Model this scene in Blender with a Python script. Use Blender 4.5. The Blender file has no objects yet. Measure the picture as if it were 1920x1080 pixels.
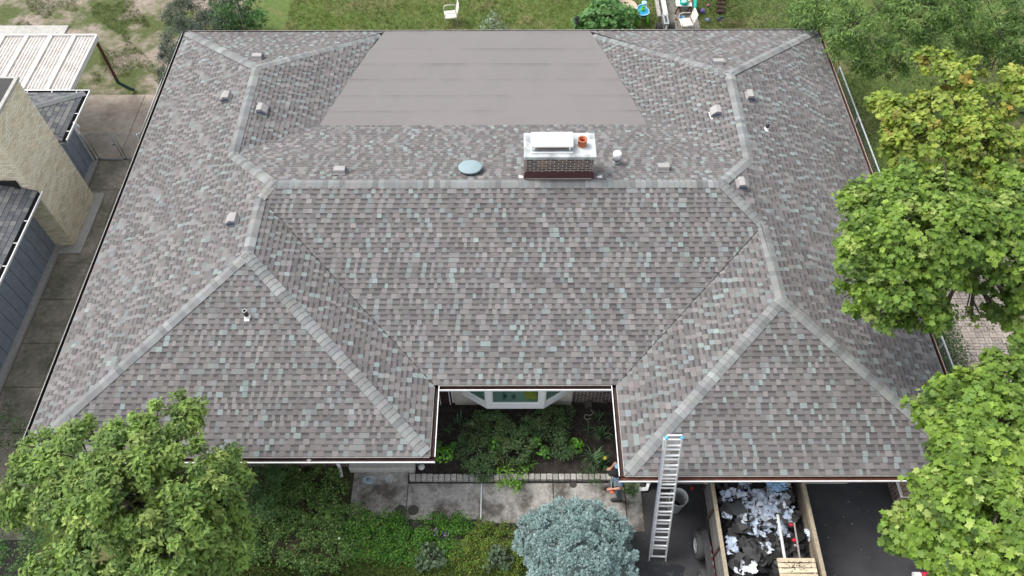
import bpy, math, random
import numpy as np
from mathutils import Vector, Matrix, Euler
random.seed(7); rng = np.random.default_rng(7)
C = bpy.context.scene.collection
scn = bpy.context.scene
# ------------------------------------------------------------------ camera
FPX = 1447.17
CF = Vector((-0.001583, 0.577056, -0.816703)); CR_ = Vector((0.999996, -0.001061, -0.002688)); CU = Vector((0.002417, 0.816704, 0.577052))
CAM = Vector((0, 0, 19.4))
cd = bpy.data.cameras.new('camera'); cam = bpy.data.objects.new('camera', cd); C.objects.link(cam)
cd.sensor_width = 36; cd.lens = FPX / 1920 * 36; cd.clip_start = .1; cd.clip_end = 2000
m = Matrix((CR_, CU, -CF)).transposed().to_4x4(); m.translation = CAM; cam.matrix_world = m
scn.camera = cam
# ------------------------------------------------------------------ light
SUN_EL, SUN_AZ = 56, 290          # azimuth clockwise from +y
w = bpy.data.worlds.new('World'); scn.world = w; w.use_nodes = True
nt = w.node_tree; bg = nt.nodes['Background']
sky = nt.nodes.new('ShaderNodeTexSky'); sky.sky_type = 'NISHITA'; sky.sun_disc = False
sky.sun_elevation = math.radians(SUN_EL); sky.sun_rotation = math.radians(SUN_AZ); sky.dust_density = 3; sky.air_density = 1
hs = nt.nodes.new('ShaderNodeHueSaturation'); hs.inputs['Saturation'].default_value = .3; hs.inputs['Value'].default_value = 1.0
nt.links.new(sky.outputs[0], hs.inputs['Color']); nt.links.new(hs.outputs[0], bg.inputs[0]); bg.inputs[1].default_value = .15
sd = bpy.data.lights.new('sun', 'SUN'); sd.energy = .85; sd.angle = math.radians(20); sd.color = (1, .96, .9)
so = bpy.data.objects.new('sun', sd); C.objects.link(so); so.location = (-20, 20, 40)
so.rotation_euler = Vector((math.sin(math.radians(SUN_AZ)) * math.cos(math.radians(SUN_EL)), math.cos(math.radians(SUN_AZ)) * math.cos(math.radians(SUN_EL)), math.sin(math.radians(SUN_EL)))).to_track_quat('Z', 'Y').to_euler()
scn.view_settings.view_transform = 'Standard'; scn.view_settings.look = 'None'; scn.view_settings.gamma = 1
scn.view_settings.use_curve_mapping = False; scn.view_settings.exposure = 1.25
scn.render.engine = 'CYCLES'

# ------------------------------------------------------------------ helpers
def at(px, py, z=0.):
    d = CF + CR_ * ((px - 960) / FPX) + CU * ((540 - py) / FPX)
    t = (z - CAM.z) / d.z
    return CAM + d * t
def px_of(P):
    d = Vector(P) - CAM; D = d.dot(CF)
    return 960 + FPX * d.dot(CR_) / D, 540 - FPX * d.dot(CU) / D, D
def lin(r, g, b, k=1.):
    return tuple(((v / 255) ** 2.2) * k for v in (r, g, b))
MATS = {}
def mat(name, col=(.5, .5, .5), rough=.8, noise=0., scale=10., metal=0., attr=False, bump=0., bscale=60., trans=0., col2=None, c2scale=2., c2pos=(.4, .6), detail=6, spec=.3):
    if name in MATS: return MATS[name]
    M = bpy.data.materials.new(name); M.use_nodes = True; t = M.node_tree; N = t.nodes; L = t.links
    b = N['Principled BSDF']; b.inputs['Roughness'].default_value = rough; b.inputs['Metallic'].default_value = metal
    b.inputs['Specular IOR Level'].default_value = spec
    tc = N.new('ShaderNodeTexCoord')
    if attr:
        a = N.new('ShaderNodeAttribute'); a.attribute_name = 'col'; src = a.outputs['Color']
    else:
        rgb = N.new('ShaderNodeRGB'); rgb.outputs[0].default_value = (*col, 1); src = rgb.outputs[0]
    geo = N.new('ShaderNodeNewGeometry')
    if col2 is not None:
        n = N.new('ShaderNodeTexNoise'); n.inputs['Scale'].default_value = c2scale; n.inputs['Detail'].default_value = 8; n.inputs['Roughness'].default_value = .62
        L.new(geo.outputs['Position'], n.inputs['Vector'])
        r = N.new('ShaderNodeMapRange'); r.inputs[1].default_value = c2pos[0]; r.inputs[2].default_value = c2pos[1]
        L.new(n.outputs[0], r.inputs[0]); mx = N.new('ShaderNodeMixRGB'); mx.inputs[2].default_value = (*col2, 1)
        L.new(r.outputs[0], mx.inputs[0]); L.new(src, mx.inputs[1]); src = mx.outputs[0]
    if noise > 0:
        n = N.new('ShaderNodeTexNoise'); n.inputs['Scale'].default_value = scale; n.inputs['Detail'].default_value = detail; n.inputs['Roughness'].default_value = .7
        L.new(geo.outputs['Position'], n.inputs['Vector'])
        r = N.new('ShaderNodeMapRange'); r.inputs[1].default_value = .3; r.inputs[2].default_value = .7; r.inputs[3].default_value = 1 - noise; r.inputs[4].default_value = 1 + noise
        L.new(n.outputs[0], r.inputs[0]); mx = N.new('ShaderNodeVectorMath'); mx.operation = 'SCALE'
        L.new(src, mx.inputs[0]); L.new(r.outputs[0], mx.inputs['Scale']); src = mx.outputs[0]
    L.new(src, b.inputs['Base Color'])
    if bump > 0:
        n = N.new('ShaderNodeTexNoise'); n.inputs['Scale'].default_value = bscale; n.inputs['Detail'].default_value = 4
        L.new(geo.outputs['Position'], n.inputs['Vector'])
        bp = N.new('ShaderNodeBump'); bp.inputs['Strength'].default_value = bump; bp.inputs['Distance'].default_value = .02
        L.new(n.outputs[0], bp.inputs['Height']); L.new(bp.outputs[0], b.inputs['Normal'])
    if trans > 0:
        tr = N.new('ShaderNodeBsdfTranslucent'); L.new(src, tr.inputs['Color']); ms = N.new('ShaderNodeMixShader'); ms.inputs[0].default_value = trans
        L.new(b.outputs[0], ms.inputs[1]); L.new(tr.outputs[0], ms.inputs[2]); L.new(ms.outputs[0], N['Material Output'].inputs['Surface'])
    MATS[name] = M; return M
WS = set()
def adopt(o, parent):
    o.parent = parent
    if parent is not None and parent.name in WS: o.location = Vector(o.location) - parent.location
def tagt(o, label, cat, group=None, kind=None):
    if label: o['label'] = label
    if cat: o['category'] = cat
    if group: o['group'] = group
    if kind: o['kind'] = kind
    return o
def thing(name, label, cat, loc=(0, 0, 0), rotz=0., group=None, ws=False):
    o = bpy.data.objects.new(name, None); C.objects.link(o); o.location = loc; o.rotation_euler = (0, 0, rotz); o.empty_display_size = .2
    tagt(o, label, cat, group)
    if ws: WS.add(o.name)
    return o
class MB:
    def __init__(s): s.v = []; s.f = []; s.c = []
    def face(s, pts, col=(.5, .5, .5)):
        n = len(s.v); s.v += [tuple(p) for p in pts]; s.f.append(tuple(range(n, n + len(pts)))); s.c.append(col); return s
    def mesh(s, V, F, col=(.5, .5, .5)):
        n = len(s.v); s.v += [tuple(p) for p in V]; s.f += [tuple(i + n for i in f) for f in F]; s.c += [col] * len(F); return s
    def box(s, c, d, col=(.5, .5, .5), rot=None, taper=1.):
        x, y, z = d[0] / 2, d[1] / 2, d[2] / 2
        V = [Vector((sx * x * (taper if sz > 0 else 1), sy * y * (taper if sz > 0 else 1), sz * z)) for sz in (-1, 1) for sy in (-1, 1) for sx in (-1, 1)]
        if rot is not None: V = [rot @ v for v in V]
        c = Vector(c); V = [v + c for v in V]
        return s.mesh(V, [(0, 2, 3, 1), (4, 5, 7, 6), (0, 1, 5, 4), (1, 3, 7, 5), (3, 2, 6, 7), (2, 0, 4, 6)], col)
    def b2(s, x0, x1, y0, y1, z0, z1, col=(.5, .5, .5)):
        return s.box(((x0 + x1) / 2, (y0 + y1) / 2, (z0 + z1) / 2), (abs(x1 - x0), abs(y1 - y0), abs(z1 - z0)), col)
    def tube(s, pts, r, n=8, col=(.5, .5, .5), cap=True):
        pts = [Vector(p) for p in pts]; rs = r if isinstance(r, (list, tuple)) else [r] * len(pts)
        rings = []; up = None
        for i, p in enumerate(pts):
            d = (pts[min(i + 1, len(pts) - 1)] - pts[max(i - 1, 0)]).normalized()
            if up is None: up = Vector((0, 0, 1)) if abs(d.z) < .9 else Vector((1, 0, 0))
            a = d.cross(up).normalized(); b = a.cross(d).normalized(); up = b
            rings.append([p + (a * math.cos(2 * math.pi * k / n) + b * math.sin(2 * math.pi * k / n)) * rs[i] for k in range(n)])
        V = [q for R in rings for q in R]; F = []
        for i in range(len(pts) - 1):
            for k in range(n): F.append((i * n + k, i * n + (k + 1) % n, (i + 1) * n + (k + 1) % n, (i + 1) * n + k))
        if cap: F += [tuple(range(n))[::-1], tuple((len(pts) - 1) * n + k for k in range(n))]
        return s.mesh(V, F, col)
    def lathe(s, c, prof, n=24, col=(.5, .5, .5), sx=1., sy=1., M=None):
        V = []; F = []
        for r, z in prof:
            for k in range(n):
                q = Vector((r * sx * math.cos(2 * math.pi * k / n), r * sy * math.sin(2 * math.pi * k / n), z))
                if M is not None: q = M @ q
                V.append(q + Vector(c))
        for i in range(len(prof) - 1):
            for k in range(n): F.append((i * n + k, i * n + (k + 1) % n, (i + 1) * n + (k + 1) % n, (i + 1) * n + k))
        return s.mesh(V, F, col)
    def prism(s, poly, z0, z1, col=(.5, .5, .5)):
        n = len(poly); V = [(x, y, z0) for x, y in poly] + [(x, y, z1) for x, y in poly]
        F = [tuple(range(n))[::-1], tuple(range(n, 2 * n))] + [(i, (i + 1) % n, n + (i + 1) % n, n + i) for i in range(n)]
        return s.mesh(V, F, col)
    def data(s, name, m, smooth=False):
        me = bpy.data.meshes.new(name); me.from_pydata(s.v, [], s.f); me.materials.append(m)
        tot = np.array([len(f) for f in s.f]); col = np.ones((len(s.f), 4), np.float32); col[:, :3] = np.array(s.c, np.float32)
        ca = me.color_attributes.new('col', 'FLOAT_COLOR', 'CORNER'); ca.data.foreach_set('color', np.repeat(col, tot, 0).ravel())
        if smooth: me.polygons.foreach_set('use_smooth', [True] * len(s.f))
        me.validate(); return me
    def build(s, name, m, parent=None, smooth=False, kind=None, bevel=0., origin=None):
        me = s.data(name, m, smooth); o = bpy.data.objects.new(name, me); C.objects.link(o)
        if parent is not None: adopt(o, parent)
        else:
            co = np.empty(len(me.vertices) * 3); me.vertices.foreach_get('co', co); co = co.reshape(-1, 3)
            og = np.array([(co[:, 0].min() + co[:, 0].max()) / 2, (co[:, 1].min() + co[:, 1].max()) / 2, co[:, 2].min()])
            me.vertices.foreach_set('co', (co - og).ravel()); o.location = og
        if bevel:
            b = o.modifiers.new('bevel', 'BEVEL'); b.width = bevel; b.segments = 2; b.limit_method = 'ANGLE'
        if kind: o['kind'] = kind
        return o
def put(name, me, parent, loc=(0, 0, 0), rot=None, scale=None):
    o = bpy.data.objects.new(name, me); C.objects.link(o); o.location = loc
    if rot is not None: o.rotation_euler = rot if isinstance(rot, Euler) else rot.to_euler()
    if scale is not None: o.scale = scale
    if parent is not None: adopt(o, parent)
    return o
# many copies of a small template as one mesh (numpy)
def mass(name, TV, TF, P, R, S, cols, m, parent=None, kind='stuff'):
    TV = np.array(TV, float); n = len(P); k = len(TV)
    V = np.einsum('nij,kj->nki', R, TV) * S[:, None, None] + P[:, None, :]
    fl = [len(f) for f in TF]; idx = np.concatenate([np.array(f) for f in TF])
    I = (idx[None, :] + (np.arange(n) * k)[:, None]).ravel(); tot = np.tile(fl, n); st = np.concatenate([[0], np.cumsum(tot)[:-1]])
    me = bpy.data.meshes.new(name); V = V.reshape(-1, 3)
    og = np.zeros(3)
    if parent is None: og = np.array([V[:, 0].mean(), V[:, 1].mean(), V[:, 2].min()])
    me.vertices.add(n * k); me.vertices.foreach_set('co', (V - og).ravel().astype(np.float32))
    me.loops.add(len(I)); me.loops.foreach_set('vertex_index', I.astype(np.int32))
    me.polygons.add(len(tot)); me.polygons.foreach_set('loop_start', st.astype(np.int32)); me.polygons.foreach_set('loop_total', tot.astype(np.int32))
    me.update(calc_edges=True); me.materials.append(m)
    col = np.ones((n, 4), np.float32); col[:, :3] = cols
    ca = me.color_attributes.new('col', 'FLOAT_COLOR', 'CORNER'); ca.data.foreach_set('color', np.repeat(col, len(idx), 0).ravel())
    o = bpy.data.objects.new(name, me); C.objects.link(o); o.location = og
    if parent is not None: o.location = (0, 0, 0); adopt(o, parent)
    if kind: o['kind'] = kind
    return o
def frames(Nrm, spin=None, droop=0.):
    """rotation matrices whose z = normal and y = random direction in the plane"""
    n = len(Nrm); Z = Nrm / np.linalg.norm(Nrm, axis=1)[:, None]; A = rng.normal(size=(n, 3)); Y = A - (A * Z).sum(1)[:, None] * Z
    if droop: Y = Y + np.array([0, 0, -droop]) ; Y = Y - (Y * Z).sum(1)[:, None] * Z
    Y /= np.linalg.norm(Y, axis=1)[:, None]; X = np.cross(Y, Z)
    return np.stack([X, Y, Z], 2)
LEAF = ([(0, 0, 0), (0, .5, -.05), (0, 1, -.12), (-.24, .5, .05), (.24, .5, .05)], [(0, 1, 3), (1, 2, 3), (0, 4, 1), (1, 4, 2)])
def star_leaf():
    pts = [(0, 0), (.22, -.06), (.5, .1), (.34, .3), (.58, .62), (.26, .62), (0, 1.0), (-.26, .62), (-.58, .62), (-.34, .3), (-.5, .1), (-.22, -.06)]
    V = [(0, .38, -.04)] + [(x, y, .08 * abs(x) - .15 * max(0, y - .6)) for x, y in pts]
    return V, [(0, i + 1, (i + 1) % 12 + 1) for i in range(12)]
STAR = star_leaf()
BLADE = ([(-.05, 0, 0), (.05, 0, 0), (.03, .12, .55), (0, .5, 1), (.5, -.1, 0), (.55, .0, 0), (.7, .25, .5), (.95, .5, .75), (-.5, .2, 0), (-.45, .28, 0), (-.55, .0, .5), (-.8, -.3, .8)],
         [(0, 1, 2, 3), (4, 5, 6, 7), (8, 9, 10, 11)])
def pick(cols, n, var=.15, p=None):
    cols = np.array(cols); i = rng.choice(len(cols), n, p=p)
    return np.clip(cols[i] * (1 + rng.normal(0, var, (n, 1))), .004, .9)
def crown(name_root, lobes, n, size, cols, m, base, trunk_r, label, cat, tmpl=LEAF, clump=.3, nc=60, group=None, tilt=.5, limbs=True, parts=0, part_name='leaf', up=.25, p=None, bark=None, jitter=.35, droop=.6, cvar=.22, sat=1.3):
    """a tree or shrub: leaves in clumps spread over and inside the lobes, on a limbed trunk"""
    T = thing(name_root, label, cat, base, group=group, ws=True)
    lob = np.array([(l[0].x, l[0].y, l[0].z, l[1], l[1], l[1] * l[2]) for l in lobes])
    k_ = int(len(lob) * sat); pi_ = rng.integers(0, len(lob), k_); dd = rng.normal(size=(k_, 3)); dd[:, 2] = np.abs(dd[:, 2]) * .5; dd /= np.linalg.norm(dd, axis=1)[:, None] + 1e-9
    sr = rng.uniform(.22, .42, k_); L2 = lob[pi_].copy(); L2[:, :3] += dd * lob[pi_, 3:] * .95; L2[:, 3:] *= sr[:, None]; lob0 = lob; lob = np.concatenate([lob, L2])
    a = lob[:, 3] ** 2; ci = rng.choice(len(lob), nc * len(lob0), p=a / a.sum())
    d = rng.normal(size=(len(ci), 3)); d[:, 2] = d[:, 2] * .8 + up; d /= np.linalg.norm(d, axis=1)[:, None]
    rad = rng.uniform(.72, 1.02, len(ci))
    cc = lob[ci, :3] + d * lob[ci, 3:] * rad[:, None]
    # drop clump centres lying well inside another lobe
    q = np.linalg.norm((cc[:, None, :] - lob[None, :, :3]) / lob[None, :, 3:], axis=2).min(1); keep = q > .62
    cc = cc[keep]; cn = d[keep]; sh = rng.uniform(.6, 1.3, len(cc)) * clump
    k = rng.integers(0, len(cc), n); off = rng.normal(size=(n, 3)); off /= np.linalg.norm(off, axis=1)[:, None]; off *= (rng.random(n) ** .5)[:, None]
    P = cc[k] + off * sh[k][:, None] * np.array([1, 1, .6]); N_ = cn[k] * .35 + off * .45 + np.array([0, 0, .7]) + rng.normal(0, tilt, (n, 3))
    N_[:, 2] = np.abs(N_[:, 2]) * .8 + .1
    S = size * rng.uniform(.45, 1.3, n); cl = pick(cols, len(cc), cvar, p)
    co = .6 * cl[k] + .4 * pick(cols, n, .25, p)
    R = frames(N_, droop=droop)
    z = P[:, 2] > base[2] + .02; P = P[z]; R = R[z]; S = S[z]; co = co[z]
    if parts:
        F_ = np.array(CF); dist = (P - np.array(CAM)) @ F_
        u = 960 + FPX * ((P - np.array(CAM)) @ np.array(CR_)) / dist; v = 540 - FPX * ((P - np.array(CAM)) @ np.array(CU)) / dist
        big = S / dist; big[(u < 0) | (u > 1920) | (v < 0) | (v > 1080)] = 0; big[P[:, 2] < np.percentile(P[:, 2], 55)] *= .5
        top = np.argsort(-big)[:parts]; rest = np.ones(len(P), bool); rest[top] = False
        bank = []
        for q_ in range(6):
            b = MB(); b.mesh(tmpl[0], tmpl[1], tuple(pick(cols, 1, .2, p)[0])); bank.append(b.data('leaf', m))
        for i_, i in enumerate(top):
            Rm = Matrix([list(r) for r in R[i]])
            put(part_name, bank[i_ % 6], T, P[i], Rm, (S[i],) * 3)
        P, R, S, co = P[rest], R[rest], S[rest], co[rest]
    mass('foliage', tmpl[0], tmpl[1], P, R, S, co, m, T)
    if limbs:
        bm_ = bark or mat('bark', (.09, .075, .06), .9, .35, 14, bump=.6, bscale=30); b = MB(); B = Vector(base); cen = Vector((lob[:, 0].mean(), lob[:, 1].mean(), lob[:, 2].mean() - .3))
        k1 = B.lerp(cen, .45) + Vector((.1, .05, 0)); b.tube([B, B.lerp(k1, .5) + Vector((.05, -.04, 0)), k1, cen], [trunk_r, trunk_r * .8, trunk_r * .65, trunk_r * .35], 10)
        b.build('trunk', bm_, T, True)
        for l in lob0:
            t_ = Vector(l[:3]); s_ = k1.lerp(cen, random.random() * .8); mid = s_.lerp(t_, .5) + Vector((0, 0, .15 * (t_ - s_).length))
            b = MB(); b.tube([s_, mid, t_], [trunk_r * .4, trunk_r * .25, trunk_r * .1], 7)
            for _ in range(5):
                e = t_ + Vector(rng.normal(0, .5, 3)) * l[3]; b.tube([mid.lerp(t_, random.random()), e], [trunk_r * .12, trunk_r * .04], 5)
            b.build('branch', bm_, T, True)
    return T
def lobe(px, py, rpx, z, flat=.75):
    P = at(px, py, z); D = (P - CAM).dot(CF); return (P, rpx * D / FPX, flat)

# ------------------------------------------------------------------ materials
m_shingle = mat('shingle_granules', rough=.92, attr=True, noise=.2, scale=170, spec=.15, detail=3)
m_cap = mat('cap_granules', rough=.92, attr=True, noise=.13, scale=150, spec=.15, detail=3)
m_roll = mat('roll_roofing', rough=.95, noise=.06, scale=60, attr=True, bump=.15, bscale=200, spec=.15, col2=(.182, .170, .164), c2scale=.5)
m_white = mat('white_paint', (.8, .8, .8), .45, .04, 20)
m_brown = mat('brown_metal', (.075, .042, .036), .5, .35, 9)
m_rust = mat('rusty_brown_metal', (.16, .07, .045), .6, .35, 6)
m_grey_lip = mat('weathered_lip', (.32, .3, .28), .6, .25, 5)
m_asphalt = mat('asphalt', (.030, .030, .033), .8, .3, 60, bump=.3, bscale=150, col2=(.046, .046, .048), c2scale=1.1, c2pos=(.4, .65))
m_conc = mat('concrete_front', (.30, .287, .265), .9, .35, 14, bump=.2, bscale=80, col2=(.10, .09, .078), c2scale=2.0, c2pos=(.44, .62))
m_conc_l = mat('concrete_stained', (.31, .27, .215), .92, .28, 7, bump=.15, bscale=60, col2=(.14, .14, .10), c2scale=.7, c2pos=(.42, .62))
m_conc_c = mat('concrete_clean', (.38, .37, .34), .9, .18, 8, bump=.1)
m_mulch = mat('mulch', (.028, .021, .018), .95, .6, 35, bump=1., bscale=45, col2=(.05, .042, .036), c2scale=6)
m_brick = mat('brick_face', rough=.9, attr=True, noise=.25, scale=40, bump=.3, bscale=80)
m_mortar = mat('mortar', (.75, .72, .66), .95, .15, 30)
m_mortar_n = mat('mortar_cream', (.55, .49, .37), .95, .15, 30)
m_wood = mat('weathered_wood', rough=.85, attr=True, noise=.3, scale=14, bump=.3, bscale=40)
m_alu = mat('aluminium', (.74, .75, .76), .36, .08, 30, metal=.55, spec=.5)
m_galv = mat('galvanised', (.36, .38, .38), .5, .2, 18, metal=.5)
m_black = mat('black_plastic', (.02, .02, .02), .6, .1, 20)
m_rub = mat('rubber', (.045, .045, .045), .85, .2, 30)
m_glass = mat('window_glass', (.10, .15, .14), .06, spec=.6)
m_leafA = mat('leaf_a', rough=.55, attr=True, trans=.32, spec=.35)
m_leafD = mat('leaf_dull', rough=.75, attr=True, trans=.2, spec=.2)
m_needle = mat('needle', rough=.7, attr=True, trans=.08, spec=.2)
m_grass = mat('grass_blade', rough=.8, attr=True, trans=.25, spec=.15)
m_paint = mat('painted', rough=.45, attr=True, spec=.4)
m_matte = mat('matte_attr', rough=.85, attr=True, noise=.15, scale=25, spec=.2)

# ------------------------------------------------------------------ ground
def sheet(name, pts, z, m, kind='structure', th=0.):
    b = MB()
    if th: b.prism([(p[0], p[1]) for p in pts], z - th, z)
    else: b.face([(p[0], p[1], z) for p in pts])
    return b.build(name, m, kind=kind)
m_ground = mat('lawn_soil', (.085, .125, .03), .95, .35, 6, bump=.8, bscale=30, col2=(.15, .14, .06), c2scale=.8, c2pos=(.5, .68))
m_yard = mat('patchy_yard', (.068, .085, .026), .95, .35, 7, bump=.6, bscale=25, col2=(.25, .205, .165), c2scale=.5, c2pos=(.46, .58))
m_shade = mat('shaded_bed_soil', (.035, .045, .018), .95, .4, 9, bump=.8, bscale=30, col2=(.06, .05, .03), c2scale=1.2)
sheet('ground', [(-250, -200), (250, -200), (250, 300), (-250, 300)], 0, m_ground)
sheet('dirt_yard', [(-40, 22.2), (-12.6, 22.2), (-12.0, 24), (-11.2, 27), (-10.6, 45), (-40, 45)], .004, m_yard)
sheet('garden_bed', [(-2.75, 7.72), (3.35, 7.72), (3.35, 9.95), (-2.75, 9.95)], .03, m_mulch)
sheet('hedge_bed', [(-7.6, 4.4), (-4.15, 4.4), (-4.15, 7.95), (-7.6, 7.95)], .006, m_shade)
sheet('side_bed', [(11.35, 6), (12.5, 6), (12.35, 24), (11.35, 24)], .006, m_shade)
# driveway
sheet('driveway', [(3.31, 7.47), (3.31, 6.18), (2.62, 6.18), (2.35, -30), (10.15, -30), (10.15, 7.47)], .012, m_asphalt)
tar = MB()
for i in range(26):
    x, y = 3.3 + random.random() * .75, 4.98 + random.random() * .38; s = random.uniform(.04, .1)
    tar.face([(x + s * random.uniform(.7, 1.3) * math.cos(a) * 1.6, y + s * random.uniform(.6, 1.2) * math.sin(a), .017 + i * .0001) for a in [k * .785 for k in range(8)]])
tagt(tar.build('tar_patch', mat('fresh_tar', (.008, .01, .014), .45)), 'dark patch of fresh sealer on the driveway below the ladder foot', 'tar patch')
litter = MB()
for i in range(150):
    x, y = random.uniform(2.7, 9.9), random.uniform(4.6, 7.4); s = random.uniform(.006, .022); a0 = random.random() * 6
    c_ = random.choice([(.3, .2, .1), (.2, .13, .07), (.45, .42, .38), (.15, .12, .1)])
    litter.face([(x + s * math.cos(a0 + a), y + s * .6 * math.sin(a0 + a), .018 + .002 * random.random()) for a in (0, 1.8, 3.3, 4.6)], c_)
o = litter.build('leaf_litter', m_matte); tagt(o, 'scattered bits of dry leaf and grit on the black driveway', 'litter', kind='stuff')
# front walk as slabs
wk = MB(); wk.b2(-4.2, 3.3, 6.0, 7.86, -.1, .008); walk = wk.build('front_walk', mat('joint_dirt', (.04, .038, .033), .95, .3, 20), kind='structure'); WS.add(walk.name); 
def slab(parent, x0, x1, y0, y1, z, m, g=.008, th=.09):
    b = MB(); b.b2(x0 + g, x1 - g, y0 + g, y1 - g, z - th, z); o = b.build('slab', m, parent, bevel=.006); return o
# x joints measured on the walk
slab(walk, -4.2, -2.75, 6.55, 7.86, .03, m_conc); slab(walk, -2.75, -.86, 6.5, 7.46, .028, m_conc); slab(walk, -.82, 1.02, 6.4, 7.46, .03, m_conc)
slab(walk, 1.03, 2.87, 6.18, 7.46, .027, m_conc); slab(walk, 2.88, 3.3, 6.18, 7.46, .03, m_conc)
b = MB(); b.b2(-.858, -.822, 6.5, 7.46, 0, .034, (.6, .6, .58)); b.build('joint_filler', mat('white_caulk', (.62, .62, .6), .7, .2, 40), walk)
stn = MB()
for px, py, r in [(818, 967, 11), (834, 972, 8), (852, 969, 7), (775, 957, 12), (750, 958, 14), (1074, 908, 9)]:
    c_ = at(px, py, .03); rr = r / 88
    stn.face([(c_.x + rr * math.cos(a) * random.uniform(.9, 1.1), c_.y + rr * math.sin(a) * random.uniform(.9, 1.1), .0325 + r * .0001) for a in [k * .35 for k in range(18)]])
stn.build('damp_stain', mat('stain', (.055, .05, .045), .9, .3, 30), walk)
# chalk drawings
def chalk(parent, curves, z, m):
    b = MB()
    for pts in curves:
        for (a, c_) in zip(pts[:-1], pts[1:]):
            A = at(*a, z); B_ = at(*c_, z); d = (B_ - A); 
            if d.length < 1e-5: continue
            n_ = Vector((-d.y, d.x, 0)).normalized() * .011
            b.mesh([A - n_, B_ - n_, B_ + n_, A + n_], [(0, 1, 2, 3)])
    for i, v in enumerate(b.v): b.v[i] = (v[0], v[1], z + .00002 * i)
    return b.build('chalk_drawing', m, parent)
mc = mat('blue_chalk', (.33, .45, .56), .95, .3, 60)
def ell(cx, cy, rx, ry, a0=0, a1=6.28, n=22): return [(cx + rx * math.cos(a0 + (a1 - a0) * k / n), cy + ry * math.sin(a0 + (a1 - a0) * k / n)) for k in range(n + 1)]
chalk(walk, [ell(693, 900, 10, 7), ell(692, 899, 7, 5), ell(691, 900, 11, 6, 1, 5), ell(694, 902, 3, 2)], .0325, mc)
chalk(walk, [[(722, 900), (727, 893), (731, 889), (735, 893), (738, 901)], [(731, 889), (729, 905)], [(731, 889), (726, 898), (725, 904)], [(731, 889), (734, 899), (733, 906)]], .0325, mat('pale_chalk', (.42, .47, .5), .95, .3, 60))
# porch step
T = thing('porch_step', 'pale concrete porch step under the left front gutter, with chalk scribbles', 'step', (-3.43, 7.9, 0), ws=True)
b = MB(); b.b2(-4.3, -2.58, 7.76, 8.3, 0, .3); st_ = b.build('step_block', m_conc_c, T, bevel=.015)
chalk(st_, [ell(706, 867, 24, 3), ell(704, 868, 16, 2.5), ell(712, 867, 8, 3), ell(695, 867, 9, 3)], .303, mc)
chalk(st_, [ell(714, 866, 7, 3), ell(712, 866, 3, 2)], .306, mat('pink_chalk', (.6, .36, .3), .95))
# stone edging
T = thing('stone_edging', 'row of rough grey stone blocks edging the mulch bed along the front walk', 'edging', (.3, 7.55, 0), ws=True)
x = -2.72; mst = mat('edging_stone', rough=.92, attr=True, noise=.35, scale=18, bump=.5, bscale=40)
while x < 3.2:
    wd = random.uniform(.145, .165); b = MB(); g_ = random.uniform(.8, 1.15)
    b.box((x + wd / 2, 7.585 + random.uniform(-.008, .008), .085), (wd - .009, .17, .15 + random.uniform(-.01, .01)), (.33 * g_, .315 * g_, .285 * g_), Matrix.Rotation(random.uniform(-.05, .05), 3, 'Z'), .95)
    b.build('stone', mst, T, bevel=.012); x += wd
b = MB(); b.box((-2.66, 7.78, .085), (.15, .17, .16), (.33, .31, .29), None, .9); b.build('stone', mst, T, bevel=.012)

# ------------------------------------------------------------------ main house roof
def pl(a, b_, c_): return (a, b_, c_)
SC = 16.8 / 15.8
XL, XR = -11.403, 10.595; cl, cr = -1.95, 2.534; yB = 22.812; yFL, yFR, yC = 7.11, 6.638, 8.967
V3 = {'F': (-6.64, 11.79, 4.169), 'E': (-6.65, 13.68, 4.169), 'C': (-6.38, 14.10, 4.28), 'F2': (6.52, 10.57, 3.922), 'E2': (6.50, 12.91, 3.922), 'D': (5.53, 14.08, 4.28),
      'A': (-7.99, 19.51, 3.745), 'B': (-7.93, 15.70, 3.745), 'A2': (6.65, 18.98, 3.901), 'B2': (6.56, 15.30, 3.901), 'M': (-5.89, 17.58, 3.097), 'M2': (4.08, 17.58, 3.097),
      'N': (-4.60, 22.57, 2.64), 'N2': (2.81, 22.53, 2.64), 'BL': (XL, yB, 2.6), 'BR': (XR, yB, 2.6), 'FLc': (cl, yFL, 2.6), 'FRc': (cr, yFR, 2.6), 'CL': (cl, yC, 2.6), 'CR': (cr, yC, 2.6),
      'FL': (XL, yFL, 2.6), 'FR': (XR, yFR, 2.6), 'NB': (-4.42, yB, 2.6), 'NB2': (2.66, yB, 2.6)}
V3 = {k: Vector(v) for k, v in V3.items()}
# plane: (polygon, eave direction, upslope horizontal direction)
PL = {'L': (['FL', 'F', 'E', 'C', 'B', 'A', 'BL'], (0, -1), (1, 0)), 'R': (['FR', 'F2', 'E2', 'D', 'B2', 'A2', 'BR'], (0, 1), (-1, 0)),
      'M': (['CL', 'E', 'C', 'D', 'E2', 'CR'], (1, 0), (0, 1)), 'K': (['M', 'B', 'C', 'D', 'B2', 'M2'], (-1, 0), (0, -1)),
      'IL': (['CL', 'E', 'F', 'FLc'], (0, 1), (-1, 0)), 'IR': (['CR', 'E2', 'F2', 'FRc'], (0, -1), (1, 0)),
      'fL': (['FL', 'F', 'FLc'], (1, 0), (0, 1)), 'fR': (['FRc', 'F2', 'FR'], (1, 0), (0, 1)),
      'rL': (['BL', 'A', 'NB'], (-1, 0), (0, -1)), 'rR': (['NB2', 'A2', 'BR'], (-1, 0), (0, -1)),
      'JL': (['N', 'A', 'B', 'M'], (0, 1), (-1, 0)), 'JR': (['N2', 'A2', 'B2', 'M2'], (0, -1), (1, 0))}
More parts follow.
